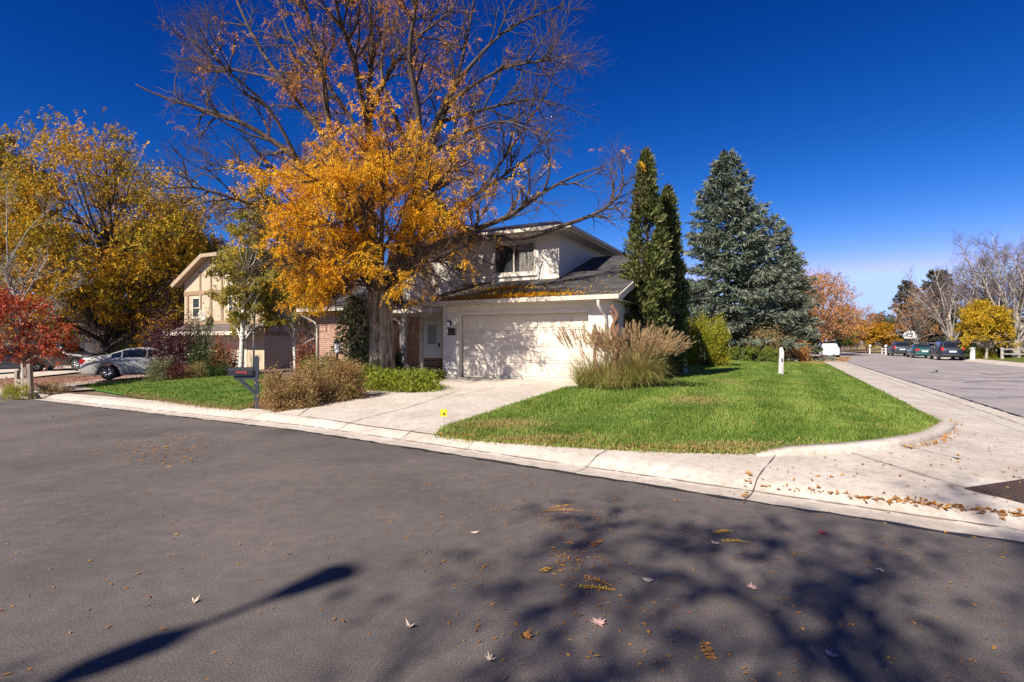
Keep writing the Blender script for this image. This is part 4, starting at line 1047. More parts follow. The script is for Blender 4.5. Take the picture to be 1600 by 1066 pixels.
# ------------------------------------------------------------------ generic broadleaf trees
def tree(name, label, base, h, cr, trunk_r, leafm, barkm, seed, nleaf=9000, L=0.16, Wd=0.09, fork=0.35, lean=(0, 0), nl=9, spread=1.0, keep=1.0, frond=False, group=None, lv=3, shape=0.85, twigm=None, bare=0.0, lowest=0.3, PPx=None, fill=0.0, vase=False):
    """tapered trunk, limbs reaching through a crown of height h and radius cr, leaves on the twigs"""
    r = random.Random(seed); rng = np.random.default_rng(seed)
    t = thing(name, label, "tree", base, 0, group); br = []
    top = Vector((lean[0], lean[1], h*0.93)); f0 = Vector((lean[0]*fork*0.4, lean[1]*fork*0.4, h*fork))
    tp = smooth_path([Vector((0,0,-0.1)), f0*0.5 + Vector((r.uniform(-.06,.06)*h*.2, 0, 0)), f0, f0.lerp(top, .4) + Vector((r.uniform(-.04,.04)*h, r.uniform(-.04,.04)*h, 0)), top], 3)
    sc = h/10.0
    if vase: tp = smooth_path([Vector((0,0,-0.1)), f0*0.5, f0, f0 + Vector((r.uniform(-.05,.05)*h, r.uniform(-.05,.05)*h, h*0.16)), f0 + Vector((r.uniform(-.12,.12)*h, r.uniform(-.1,.1)*h, h*0.35)), Vector((r.uniform(-.2,.2)*h, r.uniform(-.2,.2)*h, h*0.8))], 3)
    P = PP(lv=lv, n=[5, 6, 5], len=[cr*0.55, cr*0.26, cr*0.13], rad=[0.05*sc+0.01, 0.018*sc+.004, 0.007*sc+.003], ang=[45, 45, 45])
    if PPx: P.update(PPx)
    P0 = dict(P); P0['n'] = [14] + P['n'][1:]; P0['f0'] = [max(fork, 0.45)] + P['f0'][1:]
    grow(r, tp, trunk_r, 0.008, 0, P0, br)
    for i in range(nl):
        q = (i + r.random())/nl; z0 = h*(lowest + (0.84-lowest)*q**1.1); k = z0/h
        a = i*2.399 + r.uniform(-.4, .4)
        st = f0*0 + tp[min(int(k*(len(tp)-1)), len(tp)-2)]
        prof_ = math.sin(math.pi*min(1, max(0.12, (k*0.85+0.12))))**shape
        rr_ = cr*prof_*r.uniform(0.8, 1.05)
        ed = st + Vector((math.cos(a)*rr_, math.sin(a)*rr_, h*r.uniform(0.08, 0.2)*spread*(1.0 - k*0.4)))
        if vase:
            st = tp[min(int((fork*0.75 + 0.28*q)*(len(tp)-1)*0.8), len(tp)-2)]
            rr_ = cr*(0.35 + 0.7*math.sqrt(r.random())); zf = 1.0 - 0.5*(rr_/cr)**2.2*r.uniform(0.6, 1.1)
            ed = Vector((math.cos(a)*rr_, math.sin(a)*rr_, h*max(0.42, zf)*r.uniform(0.9, 1.0)))
        md = st.lerp(ed, 0.5) + (Vector((0, 0, h*0.05)) if vase else Vector((0, 0, h*0.03))) + rvec(r)*cr*0.08
        grow(r, smooth_path([st, md, ed], 3), trunk_r*0.42*(1-0.5*q), 0.012*sc+.004, 0, P, br)
    tr = wood("trunk", [b for b in br if b[2] < 2], MATS[barkm], t, (0, 1))
    wood("twigs", br, MATS[twigm or barkm], tr, (2, 3))
    c = along(br, (1, 2, 3) if lv >= 2 else (0, 1), 0.12*sc+0.02, r)
    if nleaf and len(c):
        n = min(nleaf, int(len(c)*keep*3))
        idx = rng.integers(0, len(c), n); p = c[idx]
        cl = np.sin(p[:, 0]*5/cr + seed)*np.sin(p[:, 1]*5/cr + 2)*np.sin(p[:, 2]*6/cr)
        ok = rng.random(n) < np.clip(0.72 + 0.9*cl, 0.05, 1)
        if bare: ok &= rng.random(n) > bare*np.clip(p[:, 2]/h*1.4 - 0.2, 0, 1)
        p = p[ok] + rng.normal(size=(ok.sum(), 3))*0.05*cr*0.6
        if fill:
            K = int(60 + 10*cr); u = unit(rng.normal(size=(K, 3)))*rng.uniform(0.45, 1.0, (K, 1))**0.6
            zc, rz_ = h*(lowest+1)/2, h*(1-lowest)/2
            C = np.stack([u[:, 0]*cr*0.86, u[:, 1]*cr*0.86, zc + u[:, 2]*rz_*0.82], 1)
            C[:, 0] += lean[0]*C[:, 2]/h; C[:, 1] += lean[1]*C[:, 2]/h
            m_ = int(nleaf*fill); i = rng.integers(0, K, m_)
            g_ = np.clip(rng.normal(size=(m_, 3)), -1.7, 1.7)*np.array([0.155, 0.155, 0.085])*cr*rng.uniform(0.6, 1.2, K)[i][:, None]
            p = np.concatenate([p, C[i] + g_]); p = p[p[:, 2] < h*0.99]
            tm = MB()
            for c_ in C:
                k = min(max(c_[2] - h*0.12, h*fork*0.6), h*0.9)/h; s0 = tp[min(int(k*(len(tp)-1)), len(tp)-2)]
                e_ = Vector(c_); tm.tube(smooth_path([s0, s0.lerp(e_, 0.5) + Vector((0, 0, -0.03*h*r.random())), e_], 2), [0.02*sc+.006, 0.017*sc+.005, 0.013*sc+.004, 0.009*sc+.003, 0.004*sc+.002], 4, cap=False)
            tm.build("branches", MATS[barkm], tr, True, recalc=False)
        if frond: fronds("crown", p, MATS[leafm], t, L*2.0, 3, L, Wd, rng)
        else: leaves("crown", p, L, Wd, MATS[leafm], t, bias=(0, 0, -0.4), rng=rng)
    return t

def shrub(name, label, base, rx, ry, h, leafm, stemm, seed, n=5000, L=0.07, Wd=0.04, cat="shrub", bias=(0, 0, 0.5), clumps=40, core=0.35, group=None, flat=2.0, stems=14, jitter=0.16, lift=0.0, rz=0.0):
    rng = np.random.default_rng(seed); r = random.Random(seed)
    t = thing(name, label, cat, base, rz, group)
    a = rng.uniform(0, 2*np.pi, clumps); v = rng.uniform(0.02, 1, clumps)
    ph = np.arccos(1 - v)
    K = np.stack([np.cos(a)*np.sin(ph)**(1/flat)*rx, np.sin(a)*np.sin(ph)**(1/flat)*ry, lift + np.cos(ph)*(h-lift)], 1)*rng.uniform(0.72, 1.02, (clumps, 1))
    i = rng.integers(0, clumps, n)
    s = rng.uniform(core, 1.03, n)**0.6
    p = K[i]*s[:, None] + rng.normal(size=(n, 3))*np.array([rx, ry, h*0.7])*jitter
    p[:, 2] = np.maximum(p[:, 2], 0.02 + lift*0.5)
    out = unit(p/np.array([rx, ry, h]))
    m = MB()
    for q in range(stems):
        k = K[r.randrange(clumps)]
        e = Vector(k)*r.uniform(0.75, 1.02); s0 = Vector((e.x*0.18, e.y*0.18, -0.03))
        md = s0.lerp(e, 0.5) + Vector((0, 0, 0.1*h)); pt = smooth_path([s0, md, e], 3)
        m.tube(pt, [0.018*(1-0.7*j/(len(pt)-1))*max(0.5, h) for j in range(len(pt))], 4)
    m.build("stems", MATS[stemm], t, True, recalc=False)
    leaves("foliage", p, L, Wd, MATS[leafm], t, bias=bias, dirs=out*0.8, spread=0.9, rng=rng)
    return t

def conifer(name, label, base, h, rad, needm, seed, whorls=34, per=7, tuft=0.30, tw=0.07, droop=0.25, group=None, power=0.85, dens=1.0, clear=0.03, barkm="dark_bark"):
    rng = np.random.default_rng(seed); r = random.Random(seed)
    t = thing(name, label, "tree", base, 0, group)
    tp = [Vector((0, 0, -0.1)), Vector((0, 0, h*0.5)), Vector((0, 0, h*0.985))]
    m = MB(); m.tube(tp, [0.022*h, 0.013*h, 0.01], 8)
    pts, dr = [], []
    for w in range(whorls):
        f = clear + (1-clear)*((w + r.random()*0.7)/whorls)**1.05
        z = f*h
        R = rad*(1 - f)**power*r.uniform(0.84, 1.12) + 0.12
        for b in range(per):
            a = r.uniform(0, 2*math.pi); d = Vector((math.cos(a), math.sin(a), 0))
            Rb = R*r.uniform(0.72, 1.12); n = max(3, int(Rb/0.35)+2)
            path = []
            for i in range(n+1):
                q = i/n
                path.append(Vector((0, 0, z)) + d*(Rb*q) + Vector((0, 0, Rb*(0.22*(f*1.3)*q - droop*q*(1-f*0.8) + 0.16*q*q))))
            m.tube([path[0], path[n//2], path[n]], [0.012*Rb+0.01, 0.008*Rb+0.006, 0.004], 3, cap=False)
            s = Vector((-d.y, d.x, 0))
            k = int((10 + 26*Rb)*dens)
            for _ in range(k):
                q = r.random()**0.7; x = q*n; i = min(int(x), n-1); p = path[i].lerp(path[i+1], x-i)
                wd = Rb*0.30*(1.15-q)*r.uniform(-1, 1)
                p2 = p + s*wd + d*abs(wd)*0.35 + Vector((0, 0, -abs(wd)*0.35 + r.uniform(-.04, .03)))
                pts.append(tuple(p2)); dr.append(tuple(d*0.9 + s*(1.1*(1 if wd > 0 else -1))*min(1, abs(wd)*2) + Vector((0, 0, r.uniform(-0.9, 0.45)))))
    tr = m.build("trunk", MATS[barkm], t, True, recalc=False)
    pts = np.array(pts); dr = np.array(dr)
    leaves("crown", pts, tuft, tw, MATS[needm], t, dirs=dr*1.2, spread=0.45, rng=rng, bend=0.3)
    return t

def column(name, label, base, h, rad, mat, seed, n=15000, group=None):
    rng = np.random.default_rng(seed); r = random.Random(seed)
    t = thing(name, label, "conifer", base, 0, group)
    m = MB(); m.tube([(0,0,-.1),(0.05,0,h*.4),(0,0,h*.93)], [0.11,0.07,0.02], 7)
    K = 230
    f = rng.uniform(0.0, 1, K)**1.0; a = rng.uniform(0, 2*np.pi, K)
    R = rad*np.minimum(1, (1-f)*1.9)**0.75*(0.72 + 0.28*np.minimum(1, f*6))*rng.uniform(0.5, 1.16, K)
    C = np.stack([np.cos(a)*R*0.82, np.sin(a)*R*0.82, 0.05 + f*h*0.95], 1)
    for i in range(K):
        c = Vector(C[i]); s0 = Vector((c.x*0.1, c.y*0.1, max(0, c.z - 0.7)))
        m.tube([s0, c], [0.018, 0.006], 3, cap=False)
    tr = m.build("trunk", MATS["dark_bark"], t, True, recalc=False)
    i = rng.integers(0, K, n)
    u = rng.normal(size=(n, 3)); up = rng.uniform(-0.35, 0.42, n)
    p = C[i] + u*np.array([0.085, 0.085, 0.0])*(0.6 + rad*0.5)*(1 - np.abs(up)[:, None]*0.9)
    p[:, 2] += up*0.75; p[:, 2] = np.clip(p[:, 2], 0.05, h)
    q = 1 - 0.75*np.clip((p[:, 2]/h - 0.93)/0.07, 0, 1); p[:, 0] *= q; p[:, 1] *= q
    out = unit(p*np.array([1, 1, 0])); 
    leaves("crown", p, 0.17, 0.06, MATS[mat], t, dirs=out*0.85 + np.array([0, 0, 0.9]), spread=0.6, rng=rng, bend=0.4)
    return t
# ------------------------------------------------------------------ trees and plants, left to right
tree("honey_locust", "big honey locust with yellow green leaves over the silver sedan", on(160, 37), 17.2, 7.4, 0.48, "gold_green_leaf", "dark_bark", 5, 13000, 0.19, 0.08, fork=0.22, nl=17, frond=True, spread=1.1, shape=0.6, lowest=0.18, PPx=dict(n=[7,7,5]), fill=0.5)
tree("honey_locust", "dark gold leafed locust filling the top left behind the yellow green one", on(-20, 41), 18.6, 5.4, 0.4, "gold_dark_leaf", "dark_bark", 6, 14000, 0.2, 0.09, fork=0.3, nl=14, frond=True, shape=0.6, PPx=dict(n=[6,6,5]), fill=0.45)
tree("honey_locust", "olive and gold leafed tree at the left between the locust and the timbered house", on(268, 45), 12.5, 5.2, 0.3, "gold_dark_leaf", "dark_bark", 8, 9000, 0.22, 0.10, fork=0.25, nl=12, frond=True, fill=1.2)
tree("bare_aspen", "bare grey aspen with thin leaning stems at the left edge", on(38, 23.0), 9.4, 2.3, 0.11, "gold_dark_leaf", "pale_bark", 9, 500, 0.10, 0.06, fork=0.3, lean=(-1.0, 0.3), nl=9, spread=2.2, shape=0.5)
tree("red_maple", "small maple with bright red and orange leaves at the left edge", on(44, 21.0), 4.3, 1.5, 0.11, "red_leaf", "grey_bark", 10, 5200, 0.11, 0.085, fork=0.35, lean=(-1.2, 0.2), nl=12, spread=0.5, lowest=0.42, shape=0.5, PPx=dict(up=[0.0,0.0,0.0]), fill=0.35)
tree("aspen", "white trunked aspen leaning right in front of the timbered house", on(376, 24.5), 9.3, 1.35, 0.13, "aspen_leaf", "aspen_bark", 12, 15000, 0.10, 0.085, fork=0.5, lean=(1.0, 0.2), nl=16, spread=0.8, lowest=0.16, shape=0.35, twigm="pale_bark", fill=0.75)
tree("aspen", "thin straight pale aspen stem just behind the mailbox post", on(397, 25.0), 5.4, 0.95, 0.055, "aspen_leaf", "aspen_bark", 13, 3500, 0.085, 0.075, fork=0.5, lean=(0.1, 0.2), nl=8, lowest=0.3, shape=0.35, twigm="pale_bark")
tree("aspen", "yellow green leafed aspen behind the orange locust's left side", on(462, 25.5), 7.4, 1.5, 0.09, "aspen_leaf", "aspen_bark", 14, 9000, 0.10, 0.08, fork=0.4, nl=13, lowest=0.2, shape=0.35, twigm="pale_bark", fill=0.9)
# shrubs between the silver sedan and the timbered house
shrub("plum_shrub", "tall purple leaved plum shrub beside the silver sedan", on(268, 25.8), 1.25, 1.1, 3.3, "plum_leaf", "pale_bark", 15, 7000, 0.085, 0.05, lift=0.9, stems=20, clumps=60)
shrub("tall_shrub", "tall olive shrub in front of the timbered house's left corner", on(316, 26.5), 0.75, 0.8, 3.4, "sage_leaf", "twig_bark", 16, 4500, 0.08, 0.045, clumps=40, stems=18)
shrub("green_shrub", "dark green rounded shrub under the timbered house", on(328, 25.0), 0.85, 0.8, 1.7, "dark_green_leaf", "twig_bark", 17, 4500, 0.075, 0.045)
shrub("russet_shrub", "russet orange leaved shrub beside the white aspen trunk", on(352, 25.2), 0.65, 0.7, 2.0, "russet_leaf", "twig_bark", 18, 3500, 0.08, 0.05)
shrub("sage_shrub", "grey green feathery shrub at the silver sedan's nose", on(252, 23.4), 0.6, 0.6, 1.05, "sage_leaf", "twig_bark", 19, 3500, 0.08, 0.025)
shrub("barberry", "low burgundy barberry at the edge of the left lawn", on(278, 23.6), 0.55, 0.55, 0.8, "barberry_leaf", "twig_bark", 20, 3000, 0.05, 0.03)
shrub("pale_shrub", "low pale leaved shrub right of the burgundy barberry", on(306, 24.0), 0.6, 0.5, 0.75, "tan_shrub_leaf", "twig_bark", 21, 2500, 0.055, 0.035)
shrub("low_shrub", "low dark green shrub at the foot of the russet shrub", on(338, 24.2), 0.75, 0.5, 0.8, "dark_green_leaf", "twig_bark", 22, 3000, 0.06, 0.035)
shrub("tuft_grass", "yellow green grass tuft on the gravel at the far left", on(28, 19.2), 0.5, 0.4, 0.55, "hedge_yellow", "twig_bark", 23, 900, 0.22, 0.015, cat="grass tuft", bias=(0, 0, 1.6), stems=4)
shrub("tuft_grass", "brown grass tuft on the gravel behind the wooden rail", on(82, 20.0), 0.55, 0.4, 0.4, "tan_shrub_leaf", "twig_bark", 24, 900, 0.2, 0.015, cat="grass tuft", bias=(0, 0, 1.4), stems=4)
shrub("hedge_shrub", "dark hedge against the shaded wall of the low left house", on(232, 36.0), 2.6, 0.9, 2.6, "dark_green_leaf", "twig_bark", 25, 6000, 0.14, 0.08, clumps=60)
# in front of the house
shrub("spirea", "brown and tan spirea bush beside the mailbox post", on(457, 12.7), 0.72, 0.72, 0.98, "spirea_leaf", "red_wood", 26, 11000, 0.05, 0.026, clumps=70, stems=40, core=0.5, jitter=0.11)
shrub("spirea", "taller tan spirea bush with green lower leaves beside the lime juniper", on(518, 13.7), 0.86, 0.85, 1.16, "spirea_leaf", "red_wood", 27, 14000, 0.05, 0.026, clumps=80, stems=50, core=0.5, jitter=0.11)
shrub("low_juniper", "low lime green juniper spreading in front of the orange locust's trunk", on(628, 15.4), 1.12, 0.75, 0.58, "juniper_lime", "red_wood", 28, 14000, 0.085, 0.03, bias=(0, 0, 0.7), clumps=90, flat=1.6, rz=-0.45)
shrub("low_juniper", "yellowish juniper mound left of the locust's trunk base", on(566, 16.6), 0.72, 0.6, 0.72, "juniper_lime", "red_wood", 29, 6000, 0.085, 0.03, bias=(0, 0, 0.7), clumps=50, flat=1.6)
shrub("green_mound", "clipped green mound below the brick wall behind the yard lamp", on(506, 19.6), 0.95, 0.7, 0.95, "boxwood_leaf", "twig_bark", 30, 7000, 0.05, 0.03, clumps=80, core=0.7, jitter=0.07)
shrub("berry_shrub", "pink leaved shrub at the left corner of the brick wall", on(480, 23.0), 0.5, 0.5, 1.9, "russet_leaf", "twig_bark", 31, 1600, 0.09, 0.05)
conifer("young_spruce", "small dark green spruce between the yard lamp and the locust's trunk", on(556, 19.0), 2.9, 1.15, "spruce_green", 32, 20, 7, 0.2, 0.05, 0.1)
shrub("porch_shrub", "dark shrub behind the locust's trunk under the porch roof", on(610, 20.4), 0.5, 0.4, 1.0, "dark_green_leaf", "twig_bark", 33, 2500, 0.07, 0.04)
shrub("edging_shrub", "small green plant below the brown planter by the garage corner", on(682, 18.1), 0.35, 0.25, 0.35, "boxwood_leaf", "twig_bark", 34, 1200, 0.05, 0.03)

# ornamental grasses at the garage corner
def plume_grass(label, base, n, h, lean, seed, plumes, spread, base_r=0.4, pq=0.5, psp=0.9):
    rng = np.random.default_rng(seed); r = random.Random(seed)
    t = thing("plume_grass", label, "ornamental grass", base, 0, "plume grasses at the garage corner")
    def blade(m, s, d, ln, w, sag, segs=5):
        side = Vector((-d.y, d.x, 0)).normalized() if abs(d.z) < 0.999 else Vector((1, 0, 0))
        tw = r.uniform(-1, 1); side = (side + Vector((d.x, d.y, 0))*tw).normalized()
        p = Vector(s); vs = []; dd = Vector(d); pts = [p.copy()]
        for i in range(segs+1):
            f = i/segs; ww = w*(1-f*0.85)
            vs += [p - side*ww/2, p + side*ww/2]
            dd = (dd + Vector((0, 0, -sag*f))).normalized(); p = p + dd*(ln/segs); pts.append(p.copy())
        m.add(vs, [(2*i, 2*i+1, 2*i+3, 2*i+2) for i in range(segs)])
        return pts, dd
    m = MB(); ends = []
    for i in range(n):
        a = r.uniform(0, 2*math.pi); q = r.random()**0.55
        d = Vector((math.cos(a)*q*spread*1.25 + lean[0] + r.gauss(0, .34), math.sin(a)*q*spread*1.25 + lean[1] + r.gauss(0, .34), 1)).normalized()
        s = Vector((math.cos(a)*base_r*q, math.sin(a)*base_r*q, 0))
        blade(m, s, d, h*r.uniform(0.35, 0.95), 0.018, r.uniform(0.05, 1.1))
    bl = m.build("blades", MATS["reed_blade"], t, recalc=False)
    m = MB(); pp, dd = [], []
    for i in range(plumes):
        a = r.uniform(0, 2*math.pi); q = r.random()**pq
        d = Vector((math.cos(a)*q*spread*psp + lean[0]*1.3, math.sin(a)*q*spread*psp + lean[1]*1.3, 1)).normalized()
        s = Vector((math.cos(a)*base_r*0.8*q, math.sin(a)*base_r*0.8*q, 0))
        pts, de = blade(m, s, d, h*r.uniform(0.78, 1.1), 0.006, r.uniform(0.04, 0.16))
        e = pts[-1]; e0 = pts[-2]
        for k in range(42):
            f = k/42; c = e0.lerp(e + de*0.05, f)
            pp.append(tuple(c)); dd.append(tuple(de*1.5))
    m.build("stalks", MATS["plume"], bl, recalc=False)
    leaves("plumes", np.array(pp), 0.085, 0.012, MATS["plume"], t, dirs=np.array(dd), spread=0.42, rng=rng)
    return t
plume_grass("ornamental grass with loose pale plumes fanning over the garage door's right side", on(926, 14.7), 900, 1.35, (-0.10, -0.05), 41, 60, 0.42, 0.34)
plume_grass("dense ornamental grass with tan plumes leaning right towards the columnar junipers", on(990, 14.8), 2600, 1.32, (0.06, -0.02), 42, 360, 0.55, 0.46, 0.42, 1.35)
plume_grass("short dense ornamental grass clump between the two plumed ones in front of the twisted trunk", on(956, 14.2), 900, 1.0, (0.0, -0.08), 43, 20, 0.55, 0.4)
# twisted bare trunk in the grasses
tv = thing("twisted_vine", "twisted reddish bare vine trunk rising from the plume grasses by the downspout", "vine", on(961, 14.5))
B0 = on(961, 14.5)
def tw_path(px): return smooth_path([P3(x, y, 14.5 + dy) - B0 for x, y, dy in px], 4)
q = MB()
p_ = tw_path([(958,600,0),(960,560,0),(966,535,0),(957,512,0),(964,493,0),(956,478,.05)]); q.tube(p_, [0.085 - 0.04*i/(len(p_)-1) + 0.012*math.sin(i*1.3) for i in range(len(p_))], 8)
p_ = tw_path([(962,590,.05),(965,556,.06),(957,535,.06),(966,515,.06),(960,498,.05),(953,486,.03)]); q.tube(p_, [0.06 - 0.02*i/(len(p_)-1) for i in range(len(p_))], 8)
p_ = tw_path([(950,600,-.1),(932,570,-.1),(929,545,-.1),(936,525,-.1),(927,508,-.1)]); q.tube(p_, [0.05 - 0.03*i/(len(p_)-1) for i in range(len(p_))], 7)
q.build("trunk", MATS["red_wood"], tv, True)

column("columnar_juniper", "taller columnar juniper beside the garage's right wall", on(1010, 17.4), 7.3, 0.72, "juniper_dark", 51, 17000, "columnar junipers by the garage")
column("columnar_juniper", "shorter columnar juniper behind the taller one", on(1043, 18.9), 6.6, 0.68, "juniper_dark", 52, 16000, "columnar junipers by the garage")
shrub("round_shrub", "tall rounded yellow green shrub right of the columnar junipers", on(1102, 27.8), 1.22, 1.1, 2.75, "hedge_yellow", "twig_bark", 53, 22000, 0.075, 0.05, clumps=150, core=0.55, jitter=0.08, flat=2.2)
conifer("blue_spruce", "large blue grey spruce behind the corner lawn", on(1137, 40), 15.2, 5.0, "spruce_needle", 54, 44, 9, 0.40, 0.10, 0.30, power=0.72, dens=1.25)
conifer("blue_spruce", "shorter green tinged spruce leaning out behind the big blue spruce's right side", on(1203, 43), 11.2, 3.8, "spruce_needle", 55, 32, 8, 0.38, 0.10, 0.2, power=0.55)
conifer("pine", "green topped pine just right of the blue spruces", on(1232, 50), 10.0, 2.4, "spruce_green", 56, 28, 7, 0.4, 0.12, 0.05, power=0.5)
shrub("boxwood", "clipped boxwood in front of the spruce next to the round yellow green shrub", on(1153, 35.5), 0.95, 0.9, 1.12, "boxwood_leaf", "twig_bark", 57, 5000, 0.075, 0.05, clumps=80, core=0.7, jitter=0.06, flat=3.0)
shrub("boxwood", "darker clipped boxwood next to the white post", on(1190, 35.0), 1.1, 0.95, 1.15, "boxwood_leaf", "twig_bark", 58, 5000, 0.075, 0.05, clumps=80, core=0.7, jitter=0.06, flat=3.0)
shrub("tan_shrub", "tan leaved shrub behind the boxwoods under the blue spruce", on(1193, 36.8), 1.3, 1.1, 2.5, "tan_shrub_leaf", "twig_bark", 59, 5000, 0.10, 0.06)
shrub("orange_shrub", "orange leaved shrub right of the white post", on(1238, 40), 1.1, 1.1, 2.2, "copper_leaf", "twig_bark", 60, 3500, 0.11, 0.07)
shrub("yellow_shrub", "low yellow shrub by the grey rail fence left of the covered car", on(1250, 42), 0.9, 0.7, 1.0, "yellow_leaf", "twig_bark", 61, 1500, 0.1, 0.06)
# dead twisted branch and stems beyond the boxwoods
gb = on(1134, 37.0); t = thing("dead_stems", "two wavy bare stems left of the boxwoods", "dead plant", gb)
q = MB()
for dx, z in ((-0.15, 1.6), (0.2, 2.1)):
    p_ = [Vector((dx + 0.09*math.sin(i*1.5 + dx*9), 0.05*math.cos(i), z*i/10)) for i in range(11)]; q.tube(p_, [0.06]*11, 6)
q.build("stems", MATS["pale_bark"], t, True)
# the covered car's trees and the far end of the side street
tree("copper_tree", "broad copper and orange leaved tree over the covered car", on(1274, 66), 11.0, 4.6, 0.22, "copper_leaf", "twig_bark", 62, 9000, 0.20, 0.13, fork=0.2, nl=13, twigm="mauve_twigs", shape=0.5, lowest=0.15, fill=0.9)
tree("bare_tree", "bare tree showing above the copper leaved tree", on(1286, 70), 13.0, 3.2, 0.2, "copper_leaf", "twig_bark", 63, 0, fork=0.4, nl=9, vase=True)
tree("olive_tree", "low olive leaved tree behind the covered car", on(1312, 74), 4.8, 2.2, 0.15, "boxwood_leaf", "twig_bark", 64, 2500, 0.24, 0.15, nl=8, lowest=0.25, fill=1)
tree("pink_tree", "pinkish brown bare crown at the end of the street", on(1338, 105), 9.0, 4.6, 0.2, "copper_leaf", "mauve_twigs", 65, 1800, 0.28, 0.16, nl=11, fork=0.2, fill=0.8, vase=True)
tree("pink_tree", "second pinkish crown just left of the far amber trees", on(1318, 92), 8.2, 3.5, 0.2, "copper_leaf", "mauve_twigs", 66, 1500, 0.26, 0.15, nl=10, fork=0.2, fill=0.8, vase=True)
tree("amber_tree", "left one of the two amber trees at the end of the street", on(1354, 80), 4.9, 1.9, 0.13, "amber_leaf", "twig_bark", 67, 4000, 0.22, 0.14, nl=10, lowest=0.3, fork=0.3, group="amber trees at the end of the street", fill=1.2)
tree("amber_tree", "right one of the two amber trees at the end of the street", on(1381, 79), 4.7, 1.8, 0.13, "amber_leaf", "twig_bark", 68, 4000, 0.22, 0.14, nl=10, lowest=0.3, fork=0.3, group="amber trees at the end of the street", fill=1.2)
tree("green_tree", "small dark green round tree behind the amber trees", on(1378, 105), 7.6, 2.8, 0.2, "far_conifer", "twig_bark", 69, 4500, 0.3, 0.16, nl=11, fork=0.2, lowest=0.2, fill=1.2)
conifer("far_spruce", "dark spruce left of the basketball hoop", on(1418, 84), 11.0, 3.3, "far_conifer", 70, 30, 7, 0.42, 0.14, 0.15, power=0.6)
conifer("far_spruce", "dark spruce with twin tops behind the parked teal car", on(1459, 80), 12.0, 2.9, "far_conifer", 71, 30, 7, 0.42, 0.14, 0.15, power=0.6)
conifer("far_spruce", "slimmer dark spruce touching the twin topped one", on(1475, 83), 12.2, 2.7, "far_conifer", 72, 30, 6, 0.42, 0.14, 0.15, power=0.6)
tree("brown_tree", "thin brown tree with a pale trunk in front of the far spruces", on(1430, 68), 8.4, 2.9, 0.14, "copper_leaf", "pale_bark", 73, 2200, 0.2, 0.12, nl=11, fork=0.3, twigm="twig_bark", bare=0.6, fill=0.3)
tree("bare_tree", "tall bare tree with forked trunk behind the parked dark van", on(1487, 60), 11.6, 4.6, 0.30, "copper_leaf", "pale_bark", 74, 700, 0.18, 0.12, nl=16, fork=0.22, twigm="mauve_twigs", bare=0.8, PPx=dict(n=[7,7,5]), vase=True)
tree("bare_tree", "largest bare tree with mauve twigs at the right edge", on(1588, 47), 12.0, 5.2, 0.34, "copper_leaf", "pale_bark", 75, 0, nl=20, fork=0.22, twigm="mauve_twigs", PPx=dict(n=[8,8,6]), vase=True)
tree("bare_tree", "bare tree with dense mauve twigs behind the yellow tree", on(1545, 66), 10.6, 4.8, 0.28, "copper_leaf", "twig_bark", 76, 0, nl=18, fork=0.2, twigm="mauve_twigs", PPx=dict(n=[8,8,6]), vase=True)
tree("bare_tree", "bare tree beyond the right edge behind the brick house", on(1660, 62), 12.5, 5.2, 0.3, "copper_leaf", "twig_bark", 77, 0, nl=13, fork=0.2, twigm="mauve_twigs", PPx=dict(n=[8,8,6]), vase=True)
tree("yellow_tree", "small bright yellow tree across the side street behind the rail fence", on(1541, 47.5), 5.4, 1.9, 0.13, "yellow_leaf", "pale_bark", 78, 12000, 0.15, 0.10, nl=16, fork=0.25, lowest=0.32, shape=0.5, fill=0.8)
shrub("street_shrub", "green shrub under the yellow tree next to the white post box", on(1534, 48.5), 1.0, 0.9, 1.3, "hedge_yellow", "twig_bark", 79, 2500, 0.10, 0.06)
shrub("street_shrub", "dark green shrub behind the rail fence at the right edge", on(1568, 50), 1.2, 1.0, 2.2, "dark_green_leaf", "twig_bark", 80, 2500, 0.12, 0.07)
shrub("street_shrub", "dark evergreen shrub in front of the pale beige house", on(1512, 62), 1.6, 1.2, 2.4, "dark_green_leaf", "twig_bark", 81, 2500, 0.16, 0.09)
# wooded backdrop far beyond the lots
def woodland(name, label, segs, seed, mats, hh):
    rng = np.random.default_rng(seed); P = []
    for (x0, y0), (x1, y1), n in segs:
        f = rng.random(n); c = np.stack([x0 + (x1-x0)*f, y0 + (y1-y0)*f + rng.uniform(-6, 6, n), np.zeros(n)], 1)
        for k in range(n):
            h = hh*rng.uniform(0.55, 1.1); r_ = h*rng.uniform(0.32, 0.5); m = 260
            v = unit(rng.normal(size=(m, 3)))*rng.uniform(0.5, 1.0, (m, 1))**0.5
            P.append(c[k] + np.array([0, 0, h*0.52]) + v*np.array([r_, r_, h*0.5]))
    P = np.concatenate(P)
    o = leaves(name, P, 0.75, 0.5, mats, None, bias=(0, 0, -0.2), rng=rng, bend=0.4)
    struct(o, label, "woods", 'stuff')
woodland("far_woods", "mass of brown and olive trees far behind the houses", [((-130, 75), (-40, 95), 44), ((-50, 92), (40, 120), 40), ((20, 130), (58, 125), 14), ((90, 120), (150, 60), 40)], 90, MATS["tan_shrub_leaf"], 8.5)
woodland("far_evergreens", "mass of dark evergreens far behind the left houses", [((-110, 66), (-30, 84), 30), ((-25, 80), (34, 100), 18), ((80, 100), (120, 70), 14)], 91, MATS["far_conifer"], 7.5)
# trees behind the camera that shade the street
tree("shade_tree", "half bare tree across the near street casting shade on the asphalt", Vector((-4.7, -7.5, 0.3)), 13.4, 4.2, 0.3, "orange_leaf", "dark_bark", 95, 4200, 0.16, 0.10, nl=15, fork=0.35, lowest=0.42, fill=0.0)
